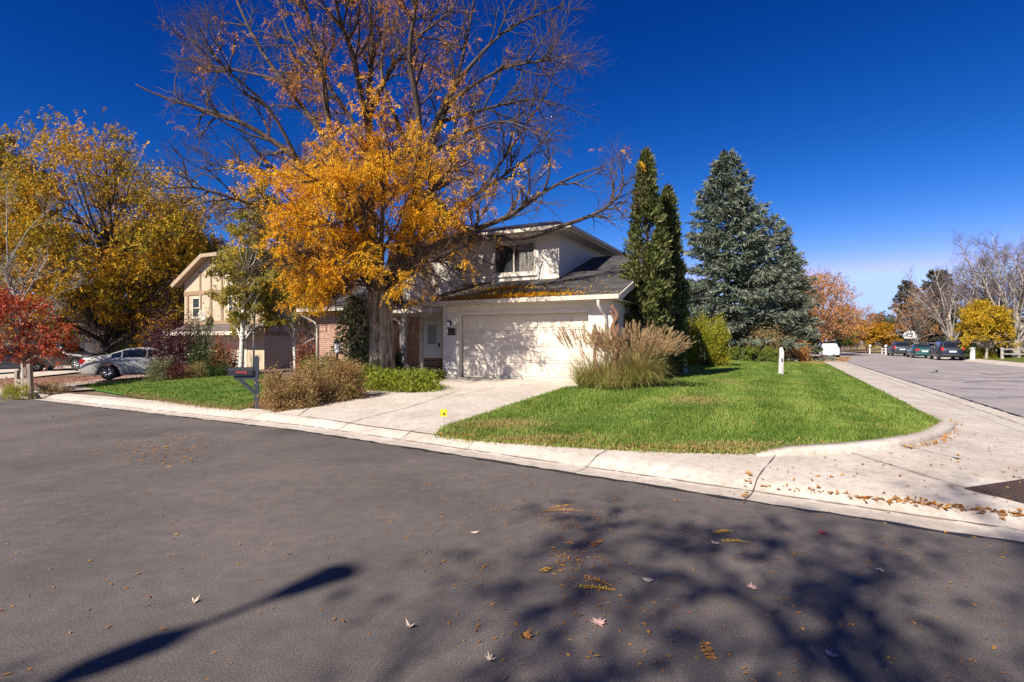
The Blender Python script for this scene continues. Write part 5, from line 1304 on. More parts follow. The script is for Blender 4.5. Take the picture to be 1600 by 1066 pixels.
# ------------------------------------------------------------------ cars
def paint(name, c, rough=0.28, metal=0.0, coat=0.8):
    m, N, L, P = nt(name)
    P.inputs["Base Color"].default_value = rgb(c); P.inputs["Roughness"].default_value = rough; P.inputs["Metallic"].default_value = metal
    P.inputs["Coat Weight"].default_value = coat; P.inputs["Coat Roughness"].default_value = 0.05
    return m
paint("silver_paint", (0.40, 0.38, 0.35), 0.36, 0.15, 0.4)
paint("dark_brown_paint", (0.02, 0.016, 0.014), 0.4, 0.0, 0.15)
paint("navy_paint", (0.010, 0.016, 0.032), 0.3, 0.0, 0.4)
paint("teal_paint", (0.015, 0.075, 0.08), 0.3)
paint("slate_paint", (0.025, 0.03, 0.05), 0.3, 0.0, 0.4)
paint("white_paint", (0.75, 0.75, 0.74), 0.35)
paint("blue_paint", (0.04, 0.06, 0.12), 0.3)
glass_mat("car_glass", (0.012, 0.014, 0.018), 0.04)
M("tyre_rubber", (0.02, 0.02, 0.02), None, 8, 0.8)
M("alloy", (0.52, 0.52, 0.53), None, 8, 0.3, metal=0.8)
M("tail_red", (0.50, 0.02, 0.015), None, 8, 0.2)
M("head_glass", (0.70, 0.70, 0.70), None, 8, 0.1)
M("plate_white", (0.70, 0.71, 0.72), None, 8, 0.5)
M("car_black", (0.02, 0.02, 0.022), None, 8, 0.55)
M("cover_cloth", (0.80, 0.80, 0.80), (0.70, 0.70, 0.71), 3, 0.85, bmp=0.5, bscale=6)
def interp(tab, x):
    xs = [a for a, _ in tab]; ys = [b for _, b in tab]
    return float(np.interp(x, xs, ys))
SPECS = {
 # top: outline of roof and deck; belt: window line; cabin: x-range of the greenhouse; side windows; wheels
 'sedan': dict(L=4.85, W=0.905, top=[(-2.43,.62),(-2.40,.93),(-2.3,1.03),(-1.62,1.10),(-1.5,1.12),(-.75,1.41),(-.2,1.46),(.35,1.43),(1.15,1.06),(1.3,1.02),(2.1,.84),(2.36,.68),(2.43,.50)],
      belt=[(-2.43,.55),(-2.3,.93),(-1.5,.99),(1.2,.93),(2.2,.72),(2.43,.45)], zb=0.20, wx=(-1.36,1.38), wr=0.325, win=[(-1.28,-0.92),(-0.86,0.02),(0.10,0.92)], rear=(-1.46,-0.80), front=(0.42,1.1), wroof=0.60),
 'suv': dict(L=4.7, W=0.93, top=[(-2.35,.60),(-2.33,1.05),(-2.27,1.12),(-2.0,1.66),(-1.6,1.73),(-.2,1.76),(.35,1.70),(1.0,1.17),(1.12,1.10),(2.05,.98),(2.28,.80),(2.35,.55)],
      belt=[(-2.35,.56),(-2.27,1.08),(1.05,1.05),(2.1,.88),(2.35,.50)], zb=0.27, wx=(-1.33,1.36), wr=0.36, win=[(-2.0,-1.30),(-1.22,-0.28),(-0.2,0.72)], rear=(-2.25,-2.02), front=(0.42,0.98), wroof=0.70),
 'pickup': dict(L=5.5, W=0.96, top=[(-2.75,.70),(-2.72,1.08),(-2.6,1.12),(-0.98,1.13),(-0.93,1.16),(-.82,1.74),(-.4,1.80),(.35,1.76),(.95,1.24),(1.1,1.17),(2.4,1.08),(2.68,.92),(2.75,.6)],
      belt=[(-2.75,.62),(-2.6,1.04),(1.0,1.10),(2.5,.96),(2.75,.55)], zb=0.36, wx=(-1.65,1.75), wr=0.40, win=[(-0.78,-0.02),(0.06,0.72)], rear=(-0.92,-0.84), front=(0.42,0.93), wroof=0.70),
}
def car(name, label, kind, base, heading, pm, cover=False, group=None):
    S = SPECS[kind]; t = thing(name, label, "car", base, heading, group)
    Lh = S['L']/2; n = 72
    xs = sorted(set(list(np.linspace(-Lh, Lh, n)) + [a for a, _ in S['top']]))
    cab0, cab1 = S['rear'][0]-0.05, S['front'][1]+0.05
    def sec(x):
        zt = interp(S['top'], x); zl = min(interp(S['belt'], x), zt - 0.02)
        w = S['W']*(1 - 0.16*max(0, (abs(x) - Lh + 0.75)/0.75)**2)
        incab = cab0 < x < cab1
        k = min(1, max(0, (zt - zl - 0.05)/0.45)) if incab else 0
        wt = w*0.92*(1-k) + S['wroof']*k
        zb = S['zb'] + 0.06*max(0, (abs(x)-Lh+0.5)/0.5)
        for c in S['wx']:
            dx = abs(x - c); R = S['wr'] + 0.065
            if dx < R: zb = max(zb, S['wr'] + math.sqrt(R*R - dx*dx))
        return zt, zl, w, wt, min(zb, zl-0.03)
    def ring(x):
        zt, zl, w, wt, zb = sec(x)
        zm = max(zb+0.005, min(zl-0.02, S['zb'] + 0.28))
        h = [(0.0, zb), (w*0.93, zb), (w*0.985, zb+(zm-zb)*0.4), (w, zm), (w*0.995, zl*0.6+zm*0.4), (w*0.955, zl), (wt, zt-0.035), (wt*0.86, zt-0.004), (wt*0.4, zt+0.012), (0, zt+0.016)]
        return h
    m = MB(); rings = []
    for x in xs:
        h = ring(x); full = [(x, y, z) for y, z in h] + [(x, -y, z) for y, z in h[-2:0:-1]]
        rings.append(full)
    k = len(rings[0])
    for f in rings: m.v += f
    for i in range(len(xs)-1):
        for j in range(k): m.f.append((i*k+j, i*k+(j+1) % k, (i+1)*k+(j+1) % k, (i+1)*k+j))
    m.f.append(tuple(range(k))); m.f.append(tuple((len(xs)-1)*k + j for j in reversed(range(k))))
    body = m.build("body", pm, t, True)
    me = body.data
    # windows
    def side_pt(x, f, s):
        zt, zl, w, wt, zb = sec(x); y0, z0, y1, z1 = w*0.955, zl, wt, zt-0.035
        nrm = Vector((0, z1-z0, -(y1-y0))).normalized()
        p = Vector((x, y0+(y1-y0)*f, z0+(z1-z0)*f)) + nrm*0.008
        return (p.x, p.y*s, p.z)
    if not cover:
        for s in (1, -1):
            for a, b in S['win']:
                g = MB(); q = 8
                for i in range(q+1):
                    x = a + (b-a)*i/q
                    g.v += [side_pt(x, 0.10, s), side_pt(x, 0.90, s)]
                g.f = [(2*i, 2*i+2, 2*i+3, 2*i+1) for i in range(q)]
                g.build("side_window", MATS["car_glass"], t, True)
        for nm, (a, b) in (("rear_window", S['rear']), ("windscreen", S['front'])):
            g = MB(); q = 6
            for i in range(q+1):
                x = a + (b-a)*(0.04 + 0.9*i/q)
                zt, zl, w, wt, zb = sec(x); sgn = -1 if nm == "rear_window" else 1
                for y, dz in ((-0.88, -0.004), (-0.4, 0.012), (0.4, 0.012), (0.88, -0.004)):
                    g.v.append((x + sgn*0.012, wt*y, zt + dz + 0.010))
            for i in range(q):
                for j in range(3): g.f.append((i*4+j, i*4+j+1, i*4+4+j+1, i*4+4+j))
            g.build(nm, MATS["car_glass"], t, True)
    # lights, bumpers, plate
    wb = S['W']
    zt = interp(S['belt'], -Lh+0.12)
    for s in (1, -1):
        g = MB()
        if kind == 'suv': g.box(-Lh-0.02, -Lh+0.16, s*wb*0.70 if s > 0 else -wb*0.89, wb*0.89 if s > 0 else -wb*0.70, 0.86, 1.18)
        else: g.box(-Lh-0.015, -Lh+0.22, wb*0.52 if s > 0 else -wb*0.885, wb*0.885 if s > 0 else -wb*0.52, zt-0.17, zt+0.03)
        if not cover: g.build("tail_light", MATS["tail_red"], t, bevel=0.02)
        g = MB(); g.box(Lh-0.30, Lh-0.015, wb*0.50 if s > 0 else -wb*0.87, wb*0.87 if s > 0 else -wb*0.50, 0.58, 0.72)
        if not cover: g.build("headlight", MATS["head_glass"], t, bevel=0.02)
        g = MB(); xm = S['win'][-1][1] - 0.02; zz = interp(S['belt'], xm) + 0.09
        g.box(xm-0.07, xm+0.07, wb*0.99 if s > 0 else -wb*0.99-0.2, wb*0.99+0.2 if s > 0 else -wb*0.99, zz-0.06, zz+0.07)
        if not cover: g.build("mirror", pm, t, bevel=0.03)
        if not cover:
            for a, b in S['win'][-2:]:
                g = MB(); xh = a + 0.12; y = sec(xh)[2]*0.985
                g.box(xh-0.09, xh+0.09, s*y if s > 0 else -y-0.035, y+0.035 if s > 0 else -y, interp(S['belt'], xh)-0.10, interp(S['belt'], xh)-0.07); g.build("door_handle", pm, t)
    if not cover:
        g = MB(); g.box(-Lh-0.012, -Lh+0.08, -0.26, 0.26, 0.63 if kind != 'suv' else 0.72, 0.78 if kind != 'suv' else 0.86); g.build("licence_plate", MATS["plate_white"], t)
        g = MB(); g.box(-Lh-0.05, -Lh+0.18, -wb*0.86, wb*0.86, 0.34, 0.56 if kind != 'sedan' else 0.52); g.build("bumper", pm if kind == 'sedan' else MATS["car_black"], t, True, bevel=0.05)
        g = MB(); g.box(Lh-0.16, Lh+0.04, -wb*0.84, wb*0.84, 0.32, 0.52); g.build("bumper", pm if kind == 'sedan' else MATS["car_black"], t, True, bevel=0.05)
        g = MB(); g.box(Lh-0.05, Lh+0.012, -0.45, 0.45, 0.56, 0.70); g.build("grille", MATS["car_black"], t)
        if kind == 'sedan':
            g = MB(); g.box(-Lh+0.02, -Lh+0.16, -0.66, 0.66, 1.085, 1.115); g.box(-Lh+0.06, -Lh+0.10, -0.5, -0.44, 1.02, 1.09); g.box(-Lh+0.06, -Lh+0.10, 0.44, 0.5, 1.02, 1.09); g.build("spoiler", pm, t, bevel=0.008)
        if kind == 'suv':
            for s in (1, -1):
                g = MB(); g.tube([(-1.9,s*0.58,1.74),(-1.7,s*0.58,1.80),(-.1,s*0.58,1.83),(.2,s*0.58,1.76)], [0.02]*4, 6); g.build("roof_rail", MATS["car_black"], t)
    R = S['wr']
    tyre0 = rim0 = None
    for c in S['wx']:
        for s in (1, -1):
            wl = bpy.data.objects.new("wheel", None); COL.objects.link(wl); wl.parent = t
            wl.location = (c, s*(S['W']-0.115), R); wl.rotation_euler = (0, 0, 0 if s > 0 else math.pi)
            if tyre0 is None:
                g = MB(); g.lathe([(R*0.62,-0.10),(R*0.95,-0.10),(R,-0.07),(R,0.07),(R*0.95,0.10),(R*0.64,0.105)], 28, 'y'); tyre0 = g.build("tyre", MATS["tyre_rubber"], wl, True)
                g = MB(); g.lathe([(R*0.66,0.02),(R*0.68,0.098),(R*0.60,0.100),(R*0.57,0.06)], 28, 'y')
                for q in range(7):
                    a = 2*math.pi*q/7
                    g.beam((0.05*math.cos(a),0.085,0.05*math.sin(a)), (R*0.62*math.cos(a),0.085,R*0.62*math.sin(a)), 0.03, R*0.20, up=(0,1,0)) if False else g.tube([(0.03*math.cos(a),0.082,0.03*math.sin(a)),(R*0.62*math.cos(a),0.082,R*0.62*math.sin(a))], [0.045, 0.05], 5)
                g.lathe([(0.07,0.05),(0.065,0.105),(0.02,0.11)], 12, 'y'); rim0 = g.build("rim", MATS["alloy"], wl, True)
            else:
                for src in (tyre0, rim0):
                    k2 = src.copy(); COL.objects.link(k2); k2.parent = wl
    if cover:
        r = random.Random(5); g = MB(); ring_n = 40; rows = 13
        for i in range(rows):
            f = i/(rows-1)
            for j in range(ring_n):
                a = 2*math.pi*j/ring_n
                cx, sy = math.cos(a), math.sin(a)
                ex = (abs(cx)**0.55)*(1 if cx > 0 else -1); ey = (abs(sy)**0.5)*(1 if sy > 0 else -1)
                q = f**0.55
                x = (Lh+0.06)*ex*q; y = (S['W']+0.05)*ey*min(1, q*1.02)
                if f > 0.55:
                    fold = 0.025*math.sin(j*2.1 + i)*(f-0.5)*2
                    x *= 1 + fold; y *= 1 + fold
                    z = interp(S['top'], max(-Lh, min(Lh, x*0.97)))*(1-(f-0.55)/0.45) + 0.26*((f-0.55)/0.45)
                    z = min(z, 1.46)
                else:
                    z = interp(S['top'], max(-Lh, min(Lh, x))) + 0.03
                g.v.append((x, y, z + r.uniform(-0.015, 0.015)))
        for i in range(rows-1):
            for j in range(ring_n): g.f.append((i*ring_n+j, i*ring_n+(j+1) % ring_n, (i+1)*ring_n+(j+1) % ring_n, (i+1)*ring_n+j))
        g.build("cover", MATS["cover_cloth"], t, True)
    return t
hd = math.atan2(uB[1], uB[0])
sed = on(212, 25.2)
car("parked_sedan", "silver sedan seen from its rear corner on the tan driveway", 'sedan', Vector((-17.35, 25.9, Hf(-17.35, 25.9)+0.02)), math.radians(27), MATS["silver_paint"])
pk = on(98, 36); car("parked_pickup", "dark brown pickup on the far left driveway facing right", 'pickup', pk + Vector((0,0,0.03)), math.radians(-2), MATS["dark_brown_paint"])
pk = on(6, 34.5); car("parked_hatchback", "blue car half out of the frame behind the wooden rail at the left edge", 'suv', pk + Vector((0,0,0.03)), math.radians(62), MATS["blue_paint"])
def pkd(px, Y, dd=None):
    p = on(px, Y); return p + Vector((0, 0, 0.003))
car("parked_suv", "dark navy sport utility car parked nearest on the right side of the side street", 'suv', pkd(1478, 50.5), hd, MATS["navy_paint"])
car("parked_sedan", "teal sedan parked between the navy and slate cars on the side street", 'sedan', pkd(1437, 57.5), hd, MATS["teal_paint"])
car("parked_suv", "slate blue sport utility car parked farthest in the row beyond the teal sedan", 'suv', pkd(1404, 65.0), hd, MATS["slate_paint"])
wl = on(1452, 64.5); car("parked_sedan", "white car standing on a drive behind the teal sedan", 'sedan', wl, math.radians(10), MATS["white_paint"])
car("covered_car", "car under a white cloth cover at the left kerb of the side street", 'sedan', pkd(1296, 60.5), hd, MATS["white_paint"], cover=True)
car("parked_suv", "dark blue sport utility car parked just beyond the covered car", 'suv', pkd(1291, 67.5), hd, MATS["navy_paint"])

# ------------------------------------------------------------------ street furniture
M("mail_black", (0.022, 0.022, 0.026), (0.03, 0.03, 0.034), 9, 0.5)
M("flag_red", (0.35, 0.05, 0.05), None, 9, 0.6)
M("post_navy", (0.045, 0.055, 0.075), (0.03, 0.036, 0.05), 9, 0.7)
M("weathered_white", (0.72, 0.68, 0.63), (0.45, 0.42, 0.40), 9, 0.9, bmp=0.4, stretch=(1, 1, 0.15))
M("weathered_wood", (0.34, 0.27, 0.21), (0.18, 0.14, 0.11), 7, 0.95, bmp=0.6, stretch=(1, 1, 0.2))
M("grey_rail", (0.50, 0.46, 0.42), (0.33, 0.30, 0.27), 5, 0.9, stretch=(0.3, 0.3, 1))
M("flag_yellow", (0.85, 0.62, 0.02), None, 5, 0.6)
M("stone", (0.36, 0.33, 0.30), (0.20, 0.18, 0.165), 4, 0.95, bmp=0.8, bscale=9)
M("planter_rust", (0.42, 0.22, 0.11), (0.24, 0.12, 0.06), 12, 0.85, bmp=0.6)
mbp = on(401, 13.0)
rz = math.atan2(-nA[1], -nA[0])           # local +x points to the street
t = thing("mailbox", "black mailbox on a dark wooden post at the edge of the left lawn", "mailbox", mbp, math.radians(-162))
q = MB(); q.box(-0.05, 0.05, -0.05, 0.05, -0.1, 1.20); q.add([(-.05,-.05,1.2),(.05,-.05,1.2),(.05,.05,1.2),(-.05,.05,1.2),(0,0,1.25)], [(0,1,4),(1,2,4),(2,3,4),(3,0,4)]); q.build("post", MATS["post_navy"], t)
q = MB(); q.beam((0.0,0,0.72),(0.48,0,0.72),0.09,0.09); q.beam((0.06,0,0.36),(0.36,0,0.68),0.07,0.07); q.build("arm", MATS["post_navy"], t)
q = MB(); n = 10; x0, x1 = 0.07, 0.60; z0 = 0.77
pr_ = [(-0.085, z0), (0.085, z0)] + [(0.085*math.cos(a), z0+0.11+0.085*math.sin(a)) for a in np.linspace(0, math.pi, n)]
q.v = [(x0, y, z) for y, z in pr_] + [(x1, y, z) for y, z in pr_]; k = len(pr_)
q.f = [tuple(range(k)), tuple(reversed(range(k, 2*k)))] + [(i, (i+1) % k, k+(i+1) % k, k+i) for i in range(k)]
bx = q.build("box", MATS["mail_black"], t)
q = MB(); q.v = [(x1+0.002, y*1.04, z0+(z-z0)*1.03) for y, z in pr_] + [(x1+0.016, y*1.04, z0+(z-z0)*1.03) for y, z in pr_]; q.f = [tuple(range(k)), tuple(reversed(range(k, 2*k)))] + [(i, (i+1) % k, k+(i+1) % k, k+i) for i in range(k)]; q.box(x1+0.017, x1+0.03, -0.02, 0.02, z0+.13, z0+.16); q.build("door", MATS["mail_black"], bx)
q = MB(); q.box(0.20, 0.44, 0.087, 0.093, z0+0.055, z0+0.10); q.box(0.20,0.24,0.087,0.093,z0+0.03,z0+0.055); q.build("flag", MATS["flag_red"], t)
# yard lamp
t = thing("yard_lamp", "black yard lamp post with a white lantern by the brick wall", "lamp post", on(527, 17.4))
zt = P3(527, 548, 17.4).z - on(527, 17.4).z
q = MB(); q.lathe([(0.06,-0.1),(0.05,0.05),(0.036,0.1),(0.036,0.98),(0.05,1.0),(0.03,1.03)], 10); q.build("post", MATS["black_metal"], t, True)
q = MB(); q.lathe([(0.055,1.03),(0.085,1.06),(0.095,1.34),(0.06,1.345)], 8); q.build("lantern", MATS["bulb_glass"], t)
q = MB(); q.lathe([(0.12,1.345),(0.11,1.365),(0.04,1.43),(0.015,1.47)], 8); q.build("cap", MATS["black_metal"], t)
# white post in the lawn
p = G(1220, 586); t = thing("marker_post", "weathered white wooden post leaning slightly in the corner lawn", "post", p + Vector((0,0,0.03)))
q = MB(); hh = 1.12
q.v = [(-.085,-.06,-.05),(.085,-.06,-.05),(.085,.06,-.05),(-.085,.06,-.05),(-.075,-.055,hh*.93),(.075,-.055,hh*.84),(.075,.055,hh*.86),(-.075,.055,hh*.95),(0.0,-.05,hh),(0.02,.05,hh)]
q.f = [(0,3,2,1),(0,1,5,8,4),(2,3,7,9,6),(1,2,6,5),(3,0,4,7),(4,8,9,7),(8,5,6,9)]
q.v = [(x + 0.035*z, y, z) for x, y, z in q.v]
q.build("post", MATS["weathered_white"], t, bevel=0.012)
q = MB(); q.box(-0.02, 0.05, -0.078, -0.068, 0.52, 0.66); q.build("tag_plate", MATS["steel"], t)
# yellow utility flag
p = G(694, 681); t = thing("utility_flag", "tiny yellow utility marker flag on a wire at the edge of the driveway", "marker flag", p)
q = MB(); q.tube([(0,0,-.05),(0.004,0,0.43)], [0.0022]*2, 5); q.build("wire", MATS["steel"], t)
fz = 0.43
q = MB(); q.v = []; 
for i in range(5):
    x = -0.005 + 0.115*i/4 - 0.06; y = 0.006*math.sin(i*1.6) - 0.006
    q.v += [(x, y, fz-0.115), (x, y, fz)]
q.f = [(2*i, 2*i+2, 2*i+3, 2*i+1) for i in range(4)]; fl = q.build("flag", MATS["flag_yellow"], t)
q = MB(); q.add([(-0.022,-.017,fz-.085),(0.022,-.017,fz-.085),(0.0,-.017,fz-.035)], [(0,1,2)]); q.add([(-0.006,-.017,fz-.095),(0.006,-.017,fz-.095),(0.006,-.017,fz-.086),(-0.006,-.017,fz-.086)], [(0,1,2,3)]); q.build("symbol", MATS["car_black"], fl)
# planter and stones at the porch
pp_ = Matrix.Translation((-2.38, 18.76, 0)) @ Matrix.Rotation(HR, 4, 'Z')
def hw(a, b, z): return pp_ @ Vector((a, b, z))
p = hw(-0.55, 0.2, 0); p.z = Hf(p.x, p.y) + 0.02
t = thing("planter_box", "rusty brown box planter in front of the porch left of the garage", "planter", p, HR)
q = MB(); q.wall('x', -0.28, 0.28, 0.26, 0.62, -0.17, -0.14); q.wall('x', -0.28, 0.28, 0.26, 0.62, 0.14, 0.17); q.wall('y', -0.14, 0.14, 0.26, 0.62, -0.28, -0.25); q.wall('y', -0.14, 0.14, 0.26, 0.62, 0.25, 0.28); q.box(-0.25, 0.25, -0.14, 0.14, 0.26, 0.56); q.build("box", MATS["planter_rust"], t)
q = MB()
for a, b in ((-.24,-.13),(.24,-.13),(-.24,.13),(.24,.13)): q.box(a-.03, a+.03, b-.03, b+.03, -0.02, 0.259)
for z in (0.33, 0.52): q.box(-0.29, 0.29, -0.184, -0.172, z, z+0.03)
q.build("bands", MATS["black_metal"], t)
def stone(label, p, s, seed, cat="stone"):
    r = random.Random(seed); bm = bmesh.new(); bmesh.ops.create_icosphere(bm, subdivisions=2, radius=1)
    for v in bm.verts:
        f = 1 + 0.16*math.sin(v.co.x*4+seed) + 0.14*math.sin(v.co.y*5+seed*2) + r.uniform(-0.06, 0.06); v.co = Vector((v.co.x*s[0]*f, v.co.y*s[1]*f, v.co.z*s[2]*f + s[2]*0.6))
    me = bpy.data.meshes.new("stone"); bm.to_mesh(me); bm.free()
    o = link_mesh("stone", me, MATS["stone"]); o.location = p; tag(o, label, cat); return o
p = hw(-1.7, 0.3, 0); p.z = Hf(p.x, p.y); stone("grey boulder between the porch post and the brown planter", p, (0.26, 0.2, 0.24), 3)
p = hw(-1.15, 0.35, 0); p.z = Hf(p.x, p.y); stone("low flat brown rock next to the brown planter", p, (0.33, 0.2, 0.14), 4)
p = on(1066, 20.0); stone("pale block stone at the foot of the columnar junipers", p, (0.22, 0.16, 0.17), 6)
# rustic rail at the far left
p1, p2 = on(28, 20.3), on(50, 18.9)
p2 = on(49, 19.3); p1 = on(26, 20.6)
t = thing("wooden_rail", "rustic weathered two post wooden rail with a brace at the far left", "rail", p1)
v = p2 - p1
q = MB(); q.beam((0,0,-.1),(0.02,0,1.02),0.13,0.12,(1,0,0)); q.build("post", MATS["weathered_wood"], t, bevel=0.012)
q = MB(); q.beam(v + Vector((0,0,-.1)), v + Vector((-0.06,0,1.25)),0.13,0.12,(1,0,0)); q.build("post", MATS["weathered_wood"], t, bevel=0.014)
q = MB(); q.beam(Vector((0,0,0.62)), v + Vector((-0.02,0,0.66)),0.09,0.12); q.build("rail", MATS["weathered_wood"], t)
q = MB(); q.beam(Vector((0.02,0,0.52)), v + Vector((0,0,0.15)),0.07,0.10); q.build("brace", MATS["weathered_wood"], t)
# split rail fences
def rail_fence(name, label, pts, h, mat, rails=(0.45, 0.85), pr=0.075):
    t = thing(name, label, "fence", pts[0])
    P = [p - pts[0] for p in pts]
    for p in P:
        q = MB(); q.beam(p + Vector((0,0,-.1)), p + Vector((0,0,h)), pr*2, pr*2, (1,0,0)); q.build("post", mat, t)
    for z in rails:
        for a, b in zip(P[:-1], P[1:]):
            q = MB(); q.beam(a + Vector((0,0,z*h)), b + Vector((0,0,z*h)), 0.06, 0.12); q.build("rail", mat, t)
    return t
rail_fence("rail_fence", "grey rail fence behind the boxwoods and the white post", [on(px, Y) for px, Y in ((1113,38.5),(1128,38.7),(1165,39.3),(1205,40),(1232,41.5),(1258,43.5))], 0.95, MATS["grey_rail"], (0.5, 0.92))
rail_fence("rail_fence", "pale split rail fence on the lawn at the right edge", [on(px, Y) for px, Y in ((1566,46),(1605,43.5),(1650,41),(1700,39))], 1.0, MATS["grey_rail"])
rail_fence("rail_fence", "low pale rail fence behind the far parked cars", [on(px, Y) for px, Y in ((1378,74),(1398,72.5),(1412,71))], 0.9, MATS["grey_rail"])
# white post box, far mailboxes
t = thing("post_box", "white square post right of the parked navy car across the street", "post", on(1519.5, 48.2))
q = MB(); q.box(-.13,.13,-.13,.13,-.05,.98); q.build("post", MATS["white_paint"], t, bevel=0.02); q = MB(); q.box(-.16,.16,-.16,.16,.98,1.05); q.build("cap", MATS["white_paint"], t, bevel=0.01)
for px, Y, lb in ((1384, 71.5, "white mailbox left of the parked slate car"), (1359, 76.5, "white low mailbox under the left amber tree"), (1443, 63.0, "white mailbox post showing over the teal sedan's roof")):
    t = thing("mailbox", lb, "mailbox", on(px, Y), hd)
    q = MB(); q.box(-.06,.06,-.06,.06,-.05,1.0); q.build("post", MATS["white_paint"], t); q = MB(); q.box(-.28,.28,-.14,.14,1.0,1.28); q.build("box", MATS["white_paint"], t, bevel=0.05)
# basketball hoop
t = thing("basketball_hoop", "white fan shaped basketball backboard on a pole beyond the slate car", "basketball hoop", on(1421.5, 68), math.radians(-15))
zt = P3(1421.5, 529, 68).z - on(1421.5, 68).z
q = MB(); q.cyl((0,0.25,-.1),(0,0.25,zt*0.9),0.06,8); q.beam((0,0.25,zt*0.9),(0,0.0,zt+0.35),0.07,0.07); q.build("pole", MATS["black_metal"], t)
q = MB(); bp = [(-0.72,0.0),(0.72,0.0),(0.72,0.30)] + [(0.72*math.cos(a), 0.36+0.64*math.sin(a)) for a in np.linspace(0.1, math.pi-0.1, 10)] + [(-0.72,0.30)]
q.slab([(x, -0.05, zt + z) for x, z in bp], 0.04, (0, 1, 0)); bb = q.build("backboard", MATS["white_paint"], t)
q = MB(); q.wall('x', -.28, .28, zt+.18, zt+.62, -.062, -.052, [(-.2,.2,zt+.26,zt+.54)]); q.build("target_mark", MATS["car_black"], bb)
q = MB()
ring = [(0.22*math.cos(a), -0.32+0.22*math.sin(a), zt+0.16) for a in np.linspace(0, 2*math.pi, 17)]; q.tube(ring, [0.015]*17, 5, cap=False); q.build("rim", MATS["tail_red"], t)
# street lamp behind the camera whose shadow crosses the asphalt
ln = Vector((math.sin(SUN_AZ), math.cos(SUN_AZ), 0)); tipg = G(556, 884)
hl = 8.4; lb = tipg - ln*(hl/math.tan(SUN_EL)); lb.z = Hf(lb.x, lb.y)
t = thing("street_lamp", "tall lamp post across the near street whose shadow crosses the asphalt", "street lamp", lb); hl -= lb.z
q = MB(); q.tube([(0,0,-.1),(0,0,hl-2.35),(0,0,hl-2.3),(0,0,hl-1.75),(0,0,hl-1.7),(0,0,hl-1.3)], [0.075, 0.05, 0.11, 0.11, 0.04, 0.036], 10); q.build("post", MATS["black_metal"], t, True)
q = MB(); q.tube([(0,0,hl-1.34),(0,0,hl-1.25),(0,0,hl-.98),(0,0,hl-.86)], [0.05, 0.11, 0.125, 0.05], 10); q.build("sleeve", MATS["black_metal"], t, True)
q = MB(); q.tube([(0,0,hl-.9),(0,0,hl-.5)], [0.034, 0.034], 8); q.build("neck", MATS["black_metal"], t, True)
q = MB(); q.lathe([(0.05,hl-.5),(0.10,hl-.40),(0.135,hl-.14),(0.12,hl-.12)], 8); q.build("lantern", MATS["bulb_glass"], t)
q = MB(); q.lathe([(0.17,hl-.12),(0.12,hl-.06),(0.03,hl)], 8); q.build("cap", MATS["black_metal"], t)

# ------------------------------------------------------------------ grass blades and leaf litter
def in_poly_pts(poly, dens, lim, rng):
    xs = [p[0] for p in poly]; ys = [p[1] for p in poly]; out = []
    for (y0, y1, dn) in dens:
        a, b = max(min(ys), y0), min(max(ys), y1)
        if b <= a: continue
        n = int((max(xs)-min(xs))*(b-a)*dn)
        x = rng.uniform(min(xs), max(xs), n); y = rng.uniform(a, b, n); k = inside_poly(x, y, [(p[0], p[1]) for p in poly])
        out.append(np.stack([x[k], y[k]], 1))
    return np.concatenate(out)
def grass(name, label, poly, dens, seed, h=0.055, dz=0.03, mat="grass_blade"):
    rng = np.random.default_rng(seed); p = in_poly_pts(poly, dens, 0, rng); n = len(p)
    z = H(p[:, 0], p[:, 1]) + dz
    # mown stripes and patches: blades lean one way or the other
    hh = h*rng.uniform(0.5, 1.25, n)*(1 + 0.35*np.sin(p[:, 0]*1.3)*np.sin(p[:, 1]*1.7 + 1)); w = 0.006*(1 + p[:, 1]/9)
    a = rng.uniform(0, 2*np.pi, n); l = rng.uniform(0.1, 0.75, n)
    s = np.sign(np.sin((p[:, 0]*0.894 - p[:, 1]*0.447)*4.3 + 0.9*np.sin(p[:, 1]*0.5) + 0.5*np.sin(p[:, 0]*1.1)))
    tip = np.stack([p[:, 0] + np.cos(a)*l*hh + 0.2*hh*s*0.447, p[:, 1] + np.sin(a)*l*hh + 0.2*hh*s*0.894, z + hh], 1)
    a2 = rng.uniform(0, 2*np.pi, n); dx = np.cos(a2)*w; dy = np.sin(a2)*w
    V = np.stack([np.stack([p[:, 0]-dx, p[:, 1]-dy, z-0.005], 1), np.stack([p[:, 0]+dx, p[:, 1]+dy, z-0.005], 1), tip], 1).reshape(-1, 3)
    o = np_mesh(name, V, np.arange(3*n).reshape(n, 3), MATS[mat]); print(name, n)
    return struct(o, label, "grass", 'stuff')
grass("grass", "short green grass of the corner lawn", lawn_poly, [(0, 9.5, 1500), (9.5, 13, 900), (13, 20, 420), (20, 45, 130)], 201)
grass("grass", "short green grass of the left lawn strip", left_poly, [(0, 16, 480), (16, 40, 260)], 202)
def ragged(name, label, path, n, seed, h, mat, wid):
    rng = np.random.default_rng(seed); pts = []
    for i in range(len(path)-1):
        a, b = Vector(path[i][:2]), Vector(path[i+1][:2]); k = max(1, int(n*(b-a).length))
        f = rng.random(k); o = rng.normal(size=(k, 2))*wid
        pts.append(np.stack([a.x + (b.x-a.x)*f, a.y + (b.y-a.y)*f], 1) + o)
    p = np.concatenate(pts); z = H(p[:, 0], p[:, 1]) + 0.005
    o = leaves(name, np.stack([p[:, 0], p[:, 1], z], 1), h, 0.012, MATS[mat], None, bias=(0, 0, 1.1), spread=0.5, rng=rng)
    return struct(o, label, "grass", 'stuff')
ragged("edge_grass", "dry straggling grass along the lawn's kerb edge", lawn_poly[0:13], 420, 203, 0.07, "reed_blade", 0.05)
